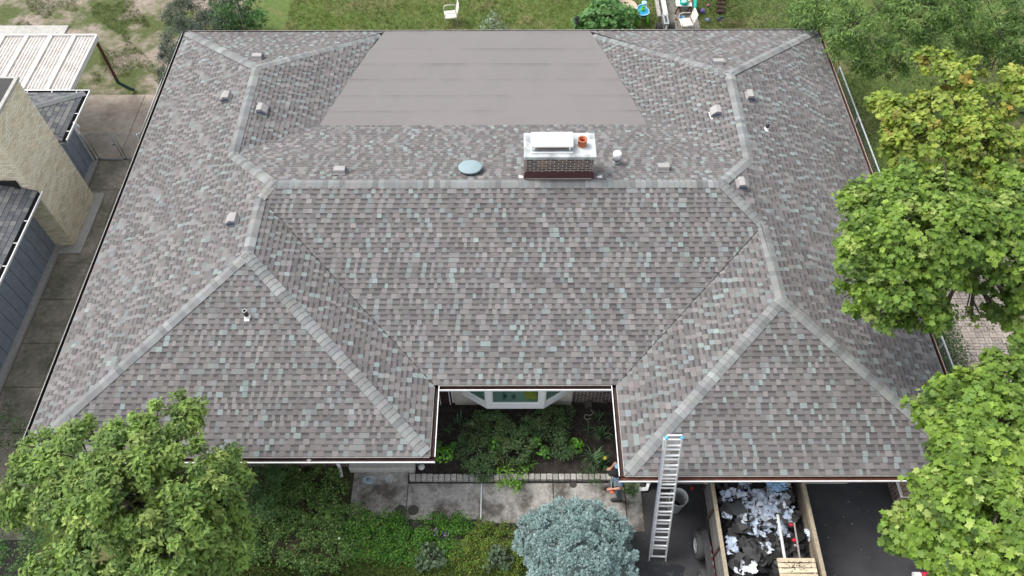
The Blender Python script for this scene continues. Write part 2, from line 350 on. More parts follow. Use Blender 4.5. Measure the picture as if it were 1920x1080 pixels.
HOUSE = thing('ranch_house', 'single storey brick ranch house under one large grey shingled hip roof', 'house', (-.4, 14.5, 0), ws=True)
PF = {}
for k, (poly, e, u) in PL.items():
    P = [V3[q] for q in poly]; hu = Vector((u[0], u[1], 0))
    # fit h = a*s + c along the upslope direction
    s_ = np.array([p.dot(hu) for p in P]); h_ = np.array([p.z for p in P]); a_, c_ = np.polyfit(s_, h_, 1)
    if k in ('JL', 'JR'): pass
    e3 = Vector((e[0], e[1], 0)); u3 = (hu + Vector((0, 0, a_))).normalized(); n3 = e3.cross(u3)
    if n3.z < 0: n3 = -n3
    O = Vector((0, 0, c_)); PF[k] = (O, e3, u3, n3, a_)
def on(k, px, py, h=0.):
    O, e, u, n, a = PF[k]; d = CF + CR_ * ((px - 960) / FPX) + CU * ((540 - py) / FPX); t = (O + n * h - CAM).dot(n) / d.dot(n); return CAM + d * t
deck = MB()
for k, (poly, e, u) in PL.items():
    n = PF[k][3]; deck.face([V3[q] - n * .012 for q in poly])
deck.face([V3[q] - Vector((0, 0, .04)) for q in ('NB', 'M', 'M2', 'NB2')])
roof = deck.build('roof', mat('felt', (.11, .105, .105), .95), HOUSE)
TAUPE = (.139, .130, .127)
def vary(c_, s=.07):
    k = 1 + random.gauss(0, s); return tuple(max(.01, v * k * (1 + random.gauss(0, .015))) for v in c_)
TABC = [TAUPE, (.130, .122, .121), (.150, .138, .134), (.180, .170, .166), (.190, .222, .214), (.163, .177, .174), (.122, .115, .114)]
TABP = [18, 10, 20, 24, 7, 9, 3]
EX = .1375
stuff = MB(); cand = []; EDGE = (.03, .028, .03)
TW = [.09, .13, .16, .19]
def make_bank():
    B_ = []
    for _ in range(5):
        seq = []; L_ = 0.; tabn = 0; tb = True
        while L_ < 1.0:
            wd = random.choice([.08, .11, .14, .17]) if tb else random.choice([.09, .12, .15, .19]); seq.append([wd, tb, None]); L_ += wd; tb = (random.random() < .13) if tb else True
        tabs = [q for q in seq if q[1]]
        for q in tabs: q[2] = random.choices([0, 1, 2, 3, 6], [18, 10, 22, 26, 3])[0]
        for q in random.sample(tabs, min(len(tabs), 2)):
            q[2] = random.choice([4, 5, 5, 3]); q[0] = min(q[0], .125)
        B_.append(seq)
    return B_

for k, (poly, e, u) in PL.items():
    O, e3, u3, n3, a_ = PF[k]
    pts = [((V3[q] - O).dot(e3), (V3[q] - O).dot(u3)) for q in poly]
    smin = min(p[1] for p in pts); smax = max(p[1] for p in pts)
    def span(s):
        xs = []
        for (x0, y0), (x1, y1) in zip(pts, pts[1:] + pts[:1]):
            if (y0 - s) * (y1 - s) <= 0 and abs(y1 - y0) > 1e-9: xs.append(x0 + (x1 - x0) * (s - y0) / (y1 - y0))
        return (min(xs), max(xs)) if len(xs) >= 2 else (0, 0)
    warm = k in ('K', 'JL', 'JR', 'rL', 'rR')
    nr = int(math.ceil((smax - smin) / EX)); bank_ = make_bank(); walk_ = random.random(); lane = {}; seg = []
    for r in range(nr):
        s0 = smin + r * EX; s1 = min(s0 + EX, smax - 1e-4)
        if s1 - s0 < .01: continue
        a0, b0 = span(s0 + 1e-4); a1, b1 = span(s1 - 1e-4)
        lo, hi = min(a0, a1), max(b0, b1); walk_ += random.choice([-.15, -.08, .08, .15, .15]); t = lo - 1.2 + (walk_ % 1.0); seg = []; stone_ = 1.; li = 0; lsh = int((walk_ // 1.0)); tab = True
        run = random.random()
        drift = random.choice([0, 0, 1])
        while t < hi:
            if not seg:
                key_ = li - lsh; li += 1
                if key_ not in lane or random.random() < .45: lane[key_] = random.randrange(5)
                seg = [list(q) for q in bank_[lane[key_]]]; stone_ = random.gauss(1, .045)
            wd, tab, cidx = seg.pop(0)
            if t + wd < lo: t += wd; continue
            t0, t1 = t, t + wd; t = t1
            def cp(tt, s, A, B_): return min(max(tt, A), B_)
            q0, q1 = cp(t0, s0, a0, b0), cp(t1, s0, a0, b0); p0, p1 = cp(t0, s1, a1, b1), cp(t1, s1, a1, b1)
            full = (q0 == t0 and q1 == t1 and p0 == t0 and p1 == t1 and abs(s1 - s0 - EX) < 1e-6)
            if (q1 - q0) + (p1 - p0) > .004:
                base = O
                X = lambda tt, s, h: O + e3 * tt + u3 * s + n3 * h
                if tab:
                    ci = cidx if random.random() < .6 else random.choices(range(7), TABP)[0]; c_ = vary(tuple(v * stone_ for v in TABC[ci]))
                    hb, ht = .013, .004
                    if full:
                        mid = X((t0 + t1) / 2, s0, 0); u_, v_, D = px_of(mid)
                        vis = 60 < u_ < 1640 and v_ > 300 and not (u_ < 500 and v_ > 760)
                        cand.append((D if vis else 999, k, t0, t1, s0, ci, c_)) ; 
                    else:
                        stuff.face([X(q0, s0, hb), X(q1, s0, hb), X(p1, s1, ht), X(p0, s1, ht)], c_)
                        stuff.face([X(q0, s0 - .006, 0), X(q1, s0 - .006, 0), X(q1, s0, hb), X(q0, s0, hb)], EDGE)
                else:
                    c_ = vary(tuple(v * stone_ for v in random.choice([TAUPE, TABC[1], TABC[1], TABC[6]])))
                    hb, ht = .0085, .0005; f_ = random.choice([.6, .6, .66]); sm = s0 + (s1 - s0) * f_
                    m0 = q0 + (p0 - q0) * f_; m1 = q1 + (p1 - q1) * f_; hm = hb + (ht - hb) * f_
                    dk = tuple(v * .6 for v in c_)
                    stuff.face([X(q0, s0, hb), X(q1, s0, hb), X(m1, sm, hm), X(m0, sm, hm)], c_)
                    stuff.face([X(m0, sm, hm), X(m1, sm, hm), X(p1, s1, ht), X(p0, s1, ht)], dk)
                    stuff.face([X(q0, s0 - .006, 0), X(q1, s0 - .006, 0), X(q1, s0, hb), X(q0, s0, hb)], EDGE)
cand.sort(key=lambda q: q[0])
shm = {}
for i, (D, k, t0, t1, s0, ci, c_) in enumerate(cand):
    O, e3, u3, n3, a_ = PF[k]; wd = t1 - t0; hb, ht = .013, .004; xl = wd / 2
    if i < 300:
        key = (round(wd, 3), ci)
        if key not in shm:
            b = MB(); c0 = TABC[ci]
            b.face([(-xl, 0, hb), (xl, 0, hb), (xl, EX, ht), (-xl, EX, ht)], c0); b.face([(-xl, -.006, 0), (xl, -.006, 0), (xl, 0, hb), (-xl, 0, hb)], EDGE)
            b.face([(-xl, EX, 0), (-xl, 0, 0), (-xl, 0, hb), (-xl, EX, ht)], EDGE); b.face([(xl, 0, 0), (xl, EX, 0), (xl, EX, ht), (xl, 0, hb)], EDGE)
            b.face([(-xl, EX, 0), (xl, EX, 0), (xl, 0, 0), (-xl, 0, 0)], EDGE)
            shm[key] = b.data('shingle', m_shingle)
        ee = e3 if e3.cross(u3).z > 0 else -e3
        R = Matrix((ee, u3, n3)).transposed(); put('shingle', shm[key], roof, O + e3 * ((t0 + t1) / 2) + u3 * s0, R)
    else:
        X = lambda tt, s, h: O + e3 * tt + u3 * s + n3 * h
        s1 = s0 + EX
        stuff.face([X(t0, s0, hb), X(t1, s0, hb), X(t1, s1, ht), X(t0, s1, ht)], c_); stuff.face([X(t0, s0 - .006, 0), X(t1, s0 - .006, 0), X(t1, s0, hb), X(t0, s0, hb)], EDGE)
        stuff.face([X(t0, s1, 0), X(t0, s0, 0), X(t0, s0, hb), X(t0, s1, ht)], EDGE); stuff.face([X(t1, s0, 0), X(t1, s1, 0), X(t1, s1, ht), X(t1, s0, hb)], EDGE)
stuff.build('shingle', m_shingle, roof, kind='stuff')
# ridge and hip caps
CAPC = [(.198, .206, .201), (.175, .181, .178), (.222, .232, .226), (.155, .158, .157), (.195, .203, .201), (.21, .21, .203)]
capn = 0; capstuff = MB(); allcaps = []
def cap_line(A, B_, k1, k2, w_=.145, ex=.148, flip=False):
    A, B_ = V3[A], V3[B_]; L_ = (B_ - A).length; d = (B_ - A).normalized(); n1, n2 = PF[k1][3], PF[k2][3]
    w1 = n1.cross(d); w1 = -w1 if w1.dot(n2) < 0 else w1; w2 = n2.cross(d); w2 = -w2 if w2.dot(n1) < 0 else w2
    # side vectors must point down their own plane
    if (w1.z > 0): w1 = -w1
    if (w2.z > 0): w2 = -w2
    N_ = (n1 + n2).normalized(); n = int(L_ / ex)
    for i in range(n + 1):
        s0 = i * ex + (.11 if A.z < 2.61 else 0); s1 = min(s0 + ex + .03, L_ + .06)
        if i == n and L_ - s0 < .03: continue
        c_ = vary(random.choice(CAPC), .08)
        ring = []
        j = random.gauss(0, .003)
        for s, h in ((s0, .027), (s1, .014)):
            p = A + d * s
            ring.append([p + w1.normalized() * w_ + n1 * h + d * j, p + w1.normalized() * (w_ * .38) + n1 * (h + .006), p + N_ * (h + .010), p + w2.normalized() * (w_ * .38) + n2 * (h + .006), p + w2.normalized() * w_ + n2 * h - d * j])
        bot = [ring[0][0] - n1 * .018, ring[0][1] - n1 * .02, ring[0][2] - N_ * .02, ring[0][3] - n2 * .02, ring[0][4] - n2 * .018]
        e1 = ring[1][0] - n1 * .014; e2 = ring[1][4] - n2 * .014
        V = ring[0] + ring[1] + bot + [e1, e2]
        F = [(q, q + 1, q + 6, q + 5) for q in range(4)]; G = [(10 + q, 11 + q, q + 1, q) for q in range(4)] + [(10, 0, 5, 15), (4, 14, 16, 9)]
        u_, v_, D = px_of(A + d * s0)
        hid = 0 if (0 < u_ < 1920 and 0 < v_ < 1080 and not (u_ < 100)) else 500
        allcaps.append((D + hid, V, F, G, c_))
for a_, b_, k1, k2 in [('BL', 'A', 'L', 'rL'), ('N', 'A', 'rL', 'JL'), ('A', 'B', 'L', 'JL'), ('B', 'C', 'L', 'K'), ('E', 'C', 'L', 'M'), ('E', 'F', 'L', 'IL'), ('FL', 'F', 'L', 'fL'), ('FLc', 'F', 'IL', 'fL'),
                       ('BR', 'A2', 'R', 'rR'), ('N2', 'A2', 'rR', 'JR'), ('A2', 'B2', 'R', 'JR'), ('B2', 'D', 'R', 'K'), ('E2', 'D', 'R', 'M'), ('E2', 'F2', 'R', 'IR'), ('FR', 'F2', 'R', 'fR'), ('FRc', 'F2', 'IR', 'fR'), ('C', 'D', 'M', 'K')]:
    cap_line(a_, b_, k1, k2)
allcaps.sort(key=lambda q: q[0])
for i, (D, V, F, G, c_) in enumerate(allcaps):
    b = MB() if i < 300 else capstuff
    b.mesh(V, F, c_); b.mesh(V, G, EDGE)
    if i < 300:
        ctr = sum((Vector(v) for v in V), Vector()) / len(V); b.v = [tuple(Vector(v) - ctr) for v in b.v]
        put('ridge_cap', b.data('ridge_cap', m_cap), roof, ctr)
capstuff.build('ridge_cap', m_cap, roof, kind='stuff')
# valley lines: dark open cut with thin metal beneath
for a_, b_ in (('CL', 'E'), ('CR', 'E2')):
    A, B_ = V3[a_], V3[b_]; b = MB(); d = (B_ - A).normalized(); sd_ = d.cross(Vector((0, 0, 1))).normalized() * .009
    b.mesh([A - sd_ + Vector((0, 0, .011)), A + sd_ + Vector((0, 0, .011)), B_ + sd_ + Vector((0, 0, .011)), B_ - sd_ + Vector((0, 0, .011)), A, B_], [(0, 1, 2, 3), (0, 4, 1), (2, 5, 3)])
    b.build('valley_cut', mat('valley_dark', (.02, .018, .018), .9), roof)
# low slope centre: six lapped sheets of roll roofing
N_, M_, M2_, N2_ = V3['N'], V3['M'], V3['M2'], V3['N2']
lip_ = [V3['NB'] + Vector((-.02, 0, 0)), V3['NB2'] + Vector((.02, 0, 0))]
cuts = [0, .17, .35, .525, .70, .86, 1.0]
for i in range(6):
    f0, f1 = cuts[i], cuts[i + 1] + (.02 if i < 5 else 0)
    a0 = N_.lerp(M_, f0); b0 = N2_.lerp(M2_, f0); a1 = N_.lerp(M_, f1); b1 = N2_.lerp(M2_, f1)
    if i == 0: a0, b0 = lip_
    b = MB(); nx = 40; shade_ = random.uniform(.95, 1.05); V = []; cb = tuple(v * shade_ for v in (.178, .166, .161))
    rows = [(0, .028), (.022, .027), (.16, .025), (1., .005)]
    for q in range(nx + 1):
        f = q / nx; wv = .005 * math.sin(f * 9 + i * 2) + random.gauss(0, .0025); A_ = a0.lerp(b0, f); B1 = a1.lerp(b1, f)
        for j_, (ff, zz) in enumerate(rows):
            ff2 = ff * (1 + (random.gauss(0, .3) if j_ == 1 else 0)); V.append(A_.lerp(B1, ff2) + Vector((0, wv if j_ < 2 else 0, zz)))
        V.append(A_ + Vector((0, wv, 0)))
    F = [(q * 5 + j_, q * 5 + 5 + j_, q * 5 + 6 + j_, q * 5 + 1 + j_) for q in range(nx) for j_ in range(3)] + [(q * 5 + 4, q * 5 + 9, q * 5 + 5, q * 5) for q in range(nx)]
    b.mesh(V, F, cb); cc = []
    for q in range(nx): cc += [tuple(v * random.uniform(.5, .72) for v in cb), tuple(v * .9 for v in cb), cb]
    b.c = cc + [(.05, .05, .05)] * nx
    b.build('roofing_sheet', m_roll, roof)
# gutters (inside brown, outer face white) + fascia + soffit
def gutter(A, B_, out, inner, lipm, lipw=.012, outer=None, w_=.125, h=.11, z=2.585, dA=None, dB=None):
    dA = Vector(dA or A); dB = Vector(dB or B_); dA.z = dB.z = 0
    A = Vector(A); B_ = Vector(B_); o_ = Vector((out[0], out[1], 0)); b = MB(); A.z = B_.z = 0
    def P(p, k, zz): return p + o_ * k + Vector((0, 0, zz))
    prof = [(.004, z - .01), (.004, z - h), (w_ * .8, z - h), (w_ - .006, z - .03), (w_ - .006, z - .004)]
    for (k0, z0), (k1, z1) in zip(prof[:-1], prof[1:]): b.face([P(A, k0, z0), P(B_, k0, z0), P(B_, k1, z1), P(A, k1, z1)])
    # end caps
    for q in (A, B_): b.face([P(q, k, zz) for k, zz in prof])
    g = b.build('gutter', inner, HOUSE)
    b = MB(); pr = [(w_ - .005, z - .004), (w_ - .005, z + .004), (w_ + lipw, z + .004), (w_ + lipw, z - .03), (w_ * .8 + lipw, z - h - .004), (0.002, z - h - .004)]
    for (k0, z0), (k1, z1) in zip(pr[:-1], pr[1:]): b.face([P(A, k0, z0), P(B_, k0, z0), P(B_, k1, z1), P(A, k1, z1)])
    for q in (A, B_): b.face([P(q, k, zz) for k, zz in pr])
    b.build('gutter_face', outer or lipm, g)
    b = MB(); wdir = (B_ - A).normalized()
    b.face([P(dA, -.05, 2.598), P(dB, -.05, 2.598), P(dB, .022, 2.592), P(dA, .022, 2.592)]); b.face([P(dA, .022, 2.592), P(dB, .022, 2.592), P(dB, .022, 2.57), P(dA, .022, 2.57)])
    b.build('drip_edge', m_grey_lip, HOUSE)
W_ = .125
gutter((XL, yFL, 0), (cl + W_ + .012, yFL, 0), (0, -1), m_brown, m_white, dB=(cl, yFL, 0)); gutter((cl, yFL, 0), (cl, yC, 0), (1, 0), m_brown, m_white)
gutter((cl + W_, yC, 0), (cr - W_, yC, 0), (0, -1), m_brown, m_white); gutter((cr, yFR, 0), (cr, yC, 0), (-1, 0), m_brown, m_white)
gutter((cr - W_ - .012, yFR, 0), (XR, yFR, 0), (0, -1), m_rust, m_white, dA=(cr, yFR, 0))
gutter((XL, yFL, 0), (XL, yB, 0), (-1, 0), m_black, m_grey_lip, w_=.11); gutter((XR, yFR, 0), (XR, yB, 0), (1, 0), m_brown, mat('lip_rust', (.42, .3, .24), .6, .4, 3), w_=.11)
gutter((XL, yB, 0), (XR, yB, 0), (0, 1), m_brown, m_grey_lip, w_=.10)
b = MB()
foot = [(XL, yFL), (cl, yFL), (cl, yC), (cr, yC), (cr, yFR), (XR, yFR), (XR, yB), (XL, yB)]
OV = .82
foot_in = [(XL + OV, yFL + OV), (cl - OV, yFL + OV), (cl - OV, yC + OV), (cr + OV, yC + OV), (cr + OV, yFR + OV), (XR - OV, yFR + OV), (XR - OV, yB - OV), (XL + OV, yB - OV)]
foot_in[1] = (cl - .55, yFL + OV); foot_in[2] = (cl - .55, yC + OV)
for i in range(8):
    j = (i + 1) % 8; b.face([(*foot[i], 2.45), (*foot[j], 2.45), (*foot_in[j], 2.45), (*foot_in[i], 2.45)])
    b.face([(*foot[i], 2.45), (*foot[j], 2.45), (*foot[j], 2.585), (*foot[i], 2.585)])
b.build('soffit', mat('soffit_white', (.6, .58, .55), .7, .05, 10), HOUSE)
# walls, brick by brick where the photograph looks at them
BR = [(.14, .105, .088), (.10, .082, .075), (.17, .12, .098), (.22, .16, .125), (.085, .072, .07), (.15, .108, .09)]
brick_bank = {}
def brick_mesh(L_, H_, D_, ci, pal, key):
    k = (round(L_, 3), round(H_, 3), ci, key)
    if k not in brick_bank:
        b = MB(); b.box((0, 0, 0), (L_, D_, H_), pal[ci]); brick_bank[k] = b.data('brick', m_brick)
    return brick_bank[k]
def brickface(parent, x0, y0, dx, dy, length, z0, z1, pal, key, wts=None, course=.075, bl=.203, proud=.008, limit=None, sink=None, halfs=True):
    """bricks on a vertical face from (x0,y0) along (dx,dy); outward is to the right of the direction"""
    ang = math.atan2(dy, dx); out = Vector((dy, -dx, 0)); r = 0; z = z0; cnt = 0
    while z + course * .6 < z1:
        h = course - .019; t = 0.; first = (r % 2)
        while t < length - .01:
            L_ = bl / 2 if (first and t == 0) else bl
            L_ = min(L_, length - t); ci = random.choices(range(len(pal)), wts)[0] if wts else random.randrange(len(pal))
            if L_ > .03:
                c_ = Vector((x0, y0, z + h / 2)) + Vector((dx, dy, 0)) * (t + L_ / 2) + out * (proud / 2 - .01 + random.gauss(0, .0008))
                put('brick', brick_mesh(L_ - .014, h, .03, ci, pal, key), parent, c_, Euler((0, 0, ang)))
                cnt += 1
            t += L_
        z += course; r += 1
    return cnt
def brickfill(parent, x0, y0, dx, dy, length, z0, z1, pal, course=.075, bl=.203, skip=None):
    sb = MB(); ang = math.atan2(dy, dx); out = Vector((dy, -dx, 0)); R = Matrix.Rotation(ang, 3, 'Z'); z = 0.; r = 0
    while z + course * .6 < z1:
        t = 0.
        while t < length - .01:
            L_ = bl / 2 if (r % 2 and t == 0) else bl; L_ = min(L_, length - t)
            c_ = Vector((x0, y0, z + (course - .019) / 2)) + Vector((dx, dy, 0)) * (t + L_ / 2) + out * -.006
            if L_ > .03 and z >= z0 - .001 and not (skip and skip(c_)): sb.box(c_, (L_ - .014, .03, course - .019), random.choice(pal), R)
            t += L_
        z += course; r += 1
    sb.build('brick', m_brick, parent, kind='stuff')
m_wallb = mat('plain_brick_wall', (.10, .065, .05), .9, .3, 20, bump=.3, bscale=30)
def wall(name, x0, y0, x1, y1, z0=0., z1=2.45, th=.2, m=m_mortar):
    b = MB(); d = Vector((x1 - x0, y1 - y0, 0)); n = Vector((d.y, -d.x, 0)).normalized() * th  # outward; wall body goes inward
    A = Vector((x0, y0, 0)); B_ = Vector((x1, y1, 0)); Q = [A, B_, B_ - n, A - n]
    b.mesh([(q.x, q.y, z0) for q in Q] + [(q.x, q.y, z1) for q in Q], [(0, 1, 5, 4), (1, 2, 6, 5), (2, 3, 7, 6), (3, 0, 4, 7), (4, 5, 6, 7)]); return b.build(name, m, HOUSE)
fi = foot_in
wl = wall('wall', fi[0][0], fi[0][1], fi[1][0], fi[1][1]); brickface(wl, -6.6, fi[0][1], 1, 0, 2.2, .0, .52, BR, 'm')
brickfill(wl, fi[0][0], fi[0][1], 1, 0, fi[1][0] - fi[0][0], 0, 2.45, BR, skip=lambda c: -6.62 < c.x < -4.4 and c.z < .56)
wall('wall', fi[1][0], fi[1][1], fi[2][0], fi[2][1], m=m_wallb)
wc = wall('wall', fi[2][0], fi[2][1], fi[3][0], fi[3][1]); brickface(wc, 1.62, fi[2][1], 1, 0, 1.7, .0, 1.2, BR, 'm')
brickfill(wc, 1.62, fi[2][1], 1, 0, 1.7, 1.19, 2.45, BR)
wall('wall', fi[3][0], fi[3][1], fi[4][0], fi[4][1], m=m_wallb)
wr = wall('wall', fi[4][0], fi[4][1], fi[5][0], fi[5][1]); brickface(wr, fi[4][0], fi[4][1], 1, 0, .62, .0, .5, BR, 'm'); brickface(wr, 8.72, fi[4][1], 1, 0, 1.05, .0, .5, BR, 'm')
brickfill(wr, fi[4][0], fi[4][1], 1, 0, .62, .51, 2.45, BR); brickfill(wr, 8.72, fi[4][1], 1, 0, 1.05, .51, 2.45, BR)
wall('wall', fi[5][0], fi[5][1], fi[6][0], fi[6][1], m=m_wallb); wall('wall', fi[6][0], fi[6][1], fi[7][0], fi[7][1], m=m_wallb); wall('wall', fi[7][0], fi[7][1], fi[0][0], fi[0][1], m=m_wallb)
# garage doors
for x0, x1 in ((4.02, 4.98), (4.98, 8.68)):
    b = MB(); b.b2(x0, x1, fi[4][1] - .03, fi[4][1] + .05, .0, 2.2); 
    g = b.build('garage_door' if x1 > 5 else 'door_jamb', mat('dirty_white', (.42, .4, .37), .7, .2, 8, col2=(.28, .26, .23), c2scale=4), HOUSE)
    if x1 > 5:
        for q in range(4):
            b = MB(); b.b2(x0 + .03, x1 - .03, fi[4][1] - .045, fi[4][1] - .031, .05 + q * .54, .55 + q * .54); b.build('door_panel', MATS['dirty_white'], g, bevel=.01)
# short brick return at the far right of the drive
b = MB(); b.b2(9.75, 10.1, 6.9, fi[4][1] - .01, 0, .45); rt = b.build('wall', m_mortar, HOUSE); brickface(rt, 9.75, 7.44, 0, -1, .54, 0, .45, BR, 'm'); brickface(rt, 9.75, 6.9, 1, 0, .35, 0, .45, BR, 'm')
for q in range(4): put('brick', brick_mesh(.19, .064, .1, 3, BR, 'm'), rt, (9.92, 6.97 + q * .125, .482), Euler((0, 0, 0)))
# courtyard: pale stone band either side of the bay, brown slatted panel at the left
ms = mat('limestone', (.5, .47, .41), .85, .12, 10, bump=.1)
for x0, x1 in ((-1.62, -.75), (.85, 1.6)):
    for q, (z0, z1, yy) in enumerate(((0, .26, .03), (.27, .56, .05), (.57, .86, .03))):
        b = MB(); b.b2(x0, x1, yC + OV - yy - .04, yC + OV - .001, z0, z1); b.build('stone_course', ms, wc, bevel=.008)
sl = MB(); sl.b2(-2.49, -1.7, yC + OV - .03, yC + OV - .001, 0, 1.4); pn = sl.build('slat_panel', m_brown, HOUSE)
for q in range(10):
    b = MB(); b.b2(-2.48, -1.71, yC + OV - .05, yC + OV - .031, .03 + q * .13, .13 + q * .13); b.build('slat', mat('slat_brown', (.05, .028, .024), .7, .3, 9), pn)
for x0 in (-2.3, -2.03, -1.76):
    b = MB(); b.b2(x0, x0 + .022, yC + OV - .068, yC + OV - .051, 0, 1.4, ); b.build('batten', m_white, pn)
# bay window
BAY = MB(); yb = yC + OV; bx = [(-1.5, yb - .0), (-.71, 9.3), (.81, 9.3), (1.56, yb - .0)]
bayc = [(-1.5, yb), (-.71, 9.3), (.81, 9.3), (1.56, yb)]
b = MB(); b.prism(bayc, .62, .75); bay = b.build('bay_window', m_white, HOUSE, bevel=.008)
b = MB(); b.prism([(x * 1 if 0 < i < 3 else x, y) for i, (x, y) in enumerate(bayc)], 2.2, 2.44); b.build('head', m_white, bay)
def frame_panel(p, q, z0, z1, wpost, parent, glass_back=.05):
    p, q = Vector((*p, 0)), Vector((*q, 0)); d = (q - p); L_ = d.length; d.normalize(); n = Vector((-d.y, d.x, 0)); ang = math.atan2(d.y, d.x); R = Matrix.Rotation(ang, 3, 'Z')
    def bar(a, b_, za, zb, dep=.07, off=.04):
        c_ = p + d * ((a + b_) / 2) + n * off; mb.box((c_.x, c_.y, (za + zb) / 2), (b_ - a, dep, zb - za), (.8, .8, .8), R)
    mb = MB(); bar(0, wpost, z0, z1); bar(L_ - wpost, L_, z0, z1); bar(wpost, L_ - wpost, z0, z0 + .09); bar(wpost, L_ - wpost, z1 - .09, z1)
    f = mb.build('window_frame', m_white, parent)
    mb = MB(); w2 = wpost + .035
    bar(wpost, w2, z0 + .09, z1 - .09, .03, .07); bar(L_ - w2, L_ - wpost, z0 + .09, z1 - .09, .03, .07); bar(w2, L_ - w2, z0 + .09, z0 + .115, .03, .07)
    mb.build('sash', m_white, parent)
    mb = MB(); c_ = p + d * (L_ / 2) + n * .075; mb.box((c_.x, c_.y, (z0 + z1) / 2 + .02), (L_ - 2 * w2, .006, z1 - z0 - .2), (.8, .8, .8), R); return mb.build('pane', m_pane, parent)
m_pane = mat('clear_pane', (.12, .17, .16), .04, spec=.5)
_n = m_pane.node_tree; _g = _n.nodes.new('ShaderNodeBsdfTransparent'); _g.inputs[0].default_value = (.8, .9, .87, 1); _x = _n.nodes.new('ShaderNodeMixShader'); _x.inputs[0].default_value = .88
_o = _n.nodes['Material Output']; _n.links.new(_n.nodes['Principled BSDF'].outputs[0], _x.inputs[1]); _n.links.new(_g.outputs[0], _x.inputs[2]); _n.links.new(_x.outputs[0], _o.inputs['Surface'])
frame_panel(bayc[0], bayc[1], .75, 2.2, .06, bay); frame_panel(bayc[1], bayc[2], .75, 2.2, .13, bay); frame_panel(bayc[2], bayc[3], .75, 2.2, .06, bay)
b = MB(); b.prism([(-1.35, yb + .1), (-.62, 9.42), (.72, 9.42), (1.42, yb + .1)], .76, .79); b.b2(-1.4, 1.5, yb + .3, yb + .33, .8, 2.2)
b.build('window_seat', mat('sage_seat', (.42, .52, .48), .7, .1, 10), bay)
# cushion and small plants on the seat
b = MB()
for dx in (0, .17): b.box((.38 + dx, 9.62, .88), (.16, .3, .15), (.55, .4, .01), Matrix.Rotation(.08, 3, 'Z'))
b.box((.465, 9.6, .9), (.07, .22, .12), (.62, .47, .02)); o = b.build('yellow_cushion', m_matte, bevel=.03); tagt(o, 'bright yellow folded cushion lying inside the bay window', 'cushion')
for px_, py_, s_ in ((947, 742, .07), (963, 738, .09)):
    P = at(px_, py_, .85); cols = [(.05, .12, .05), (.08, .15, .06)] if px_ < 950 else [(.18, .2, .1), (.3, .3, .22)]
    T = thing('potted_plant', 'small green houseplant on the left of the bay window seat' if px_ < 950 else 'pale spindly houseplant in the middle of the bay window seat', 'plant', (P.x, 9.55, .79), ws=True)
    b = MB(); b.lathe((P.x, 9.55, .79), [(.03, 0), (.045, .07), (.04, .07), (.03, .05), (0.001, .05)], 12); b.build('pot', m_black, T)
    n = 40; Q = rng.normal(0, .035, (n, 3)) + np.array([P.x, 9.55, .89]); mass('foliage', LEAF[0], LEAF[1], Q, frames(rng.normal(0, .6, (n, 3)) + [0, 0, .6]), rng.uniform(.04, .07, n), pick(cols, n), m_leafD, T)
# downspouts
def dspout(parent, pts, m, w_=.055, name='downspout'):
    b = MB(); b.tube(pts, w_ * .6, 4); return b.build(name, m, parent, bevel=.004)
dspout(HOUSE, [(-4.75, yFL - .05, 2.5), (-4.72, 7.55, 2.2), (-4.6, fi[0][1] - .06, 2.0), (-4.58, fi[0][1] - .06, .12), (-4.5, 7.62, .06)], m_white, .09)
dspout(HOUSE, [(3.5, yFR - .05, 2.5), (3.5, 7.2, 2.2), (3.5, 7.40, 2.0), (3.5, 7.40, .16), (3.44, 7.28, .08), (3.25, 7.27, .07)], m_white, .1)

# chimney on the main roof
X0, X1, Y0, Y1 = .34, 2.10, 14.27, 15.03
b = MB(); b.b2(X0, X1, Y0, Y1, 3.6, 5.03); ch = b.build('chimney', m_mortar, HOUSE)
CB = [(.13, .075, .06), (.085, .055, .05), (.16, .10, .075), (.21, .14, .10), (.07, .05, .05)]
for (x0, y0, dx, dy, L_) in ((X0, Y0, 1, 0, X1 - X0), (X1, Y0, 0, 1, Y1 - Y0), (X0, Y1, 0, -1, Y1 - Y0), (X1, Y1, -1, 0, X1 - X0)):
    brickface(ch, x0, y0, dx, dy, L_, 4.37 if dx == 1 else 4.28, 5.03, CB, 'c', [3, 4, 2, 1, 3], course=.069, bl=.212)
b = MB(); b.b2(.285, 2.155, 14.2, 15.09, 5.03, 5.13); b.build('chimney_crown', mat('crown_concrete', (.47, .49, .49), .85, .2, 7, bump=.1, col2=(.2, .22, .22), c2scale=3.5, c2pos=(.46, .66)), ch, bevel=.01)
b = MB()
b.mesh([(.27, 14.225, 4.32), (2.17, 14.225, 4.32), (2.12, 14.253, 4.52), (.32, 14.253, 4.52), (.27, 14.26, 4.32), (2.17, 14.26, 4.32), (2.12, 14.26, 4.525), (.32, 14.26, 4.525)], [(0, 1, 2, 3), (3, 2, 6, 7), (0, 3, 7, 4), (1, 5, 6, 2)])
for xs in (.315, 2.125): b.mesh([(xs, 14.24, 4.25), (xs, 15.06, 4.0), (xs, 15.06, 4.24), (xs, 14.24, 4.52)], [(0, 1, 2, 3)])
b.build('flashing', mat('flashing_brown', (.075, .03, .032), .5, .15, 8), ch)
for xs in (.16, 2.28):
    b = MB(); P = on('K', 984 if xs < 1 else 1118, 331, .02); b.box((P.x - .09 if xs < 1 else P.x + .09, P.y - .02, P.z), (.14, .09, .02), (.75, .75, .75), Matrix.Rotation(.3 if xs < 1 else -.3, 3, 'Y')); b.build('flashing_tab', m_white, ch)
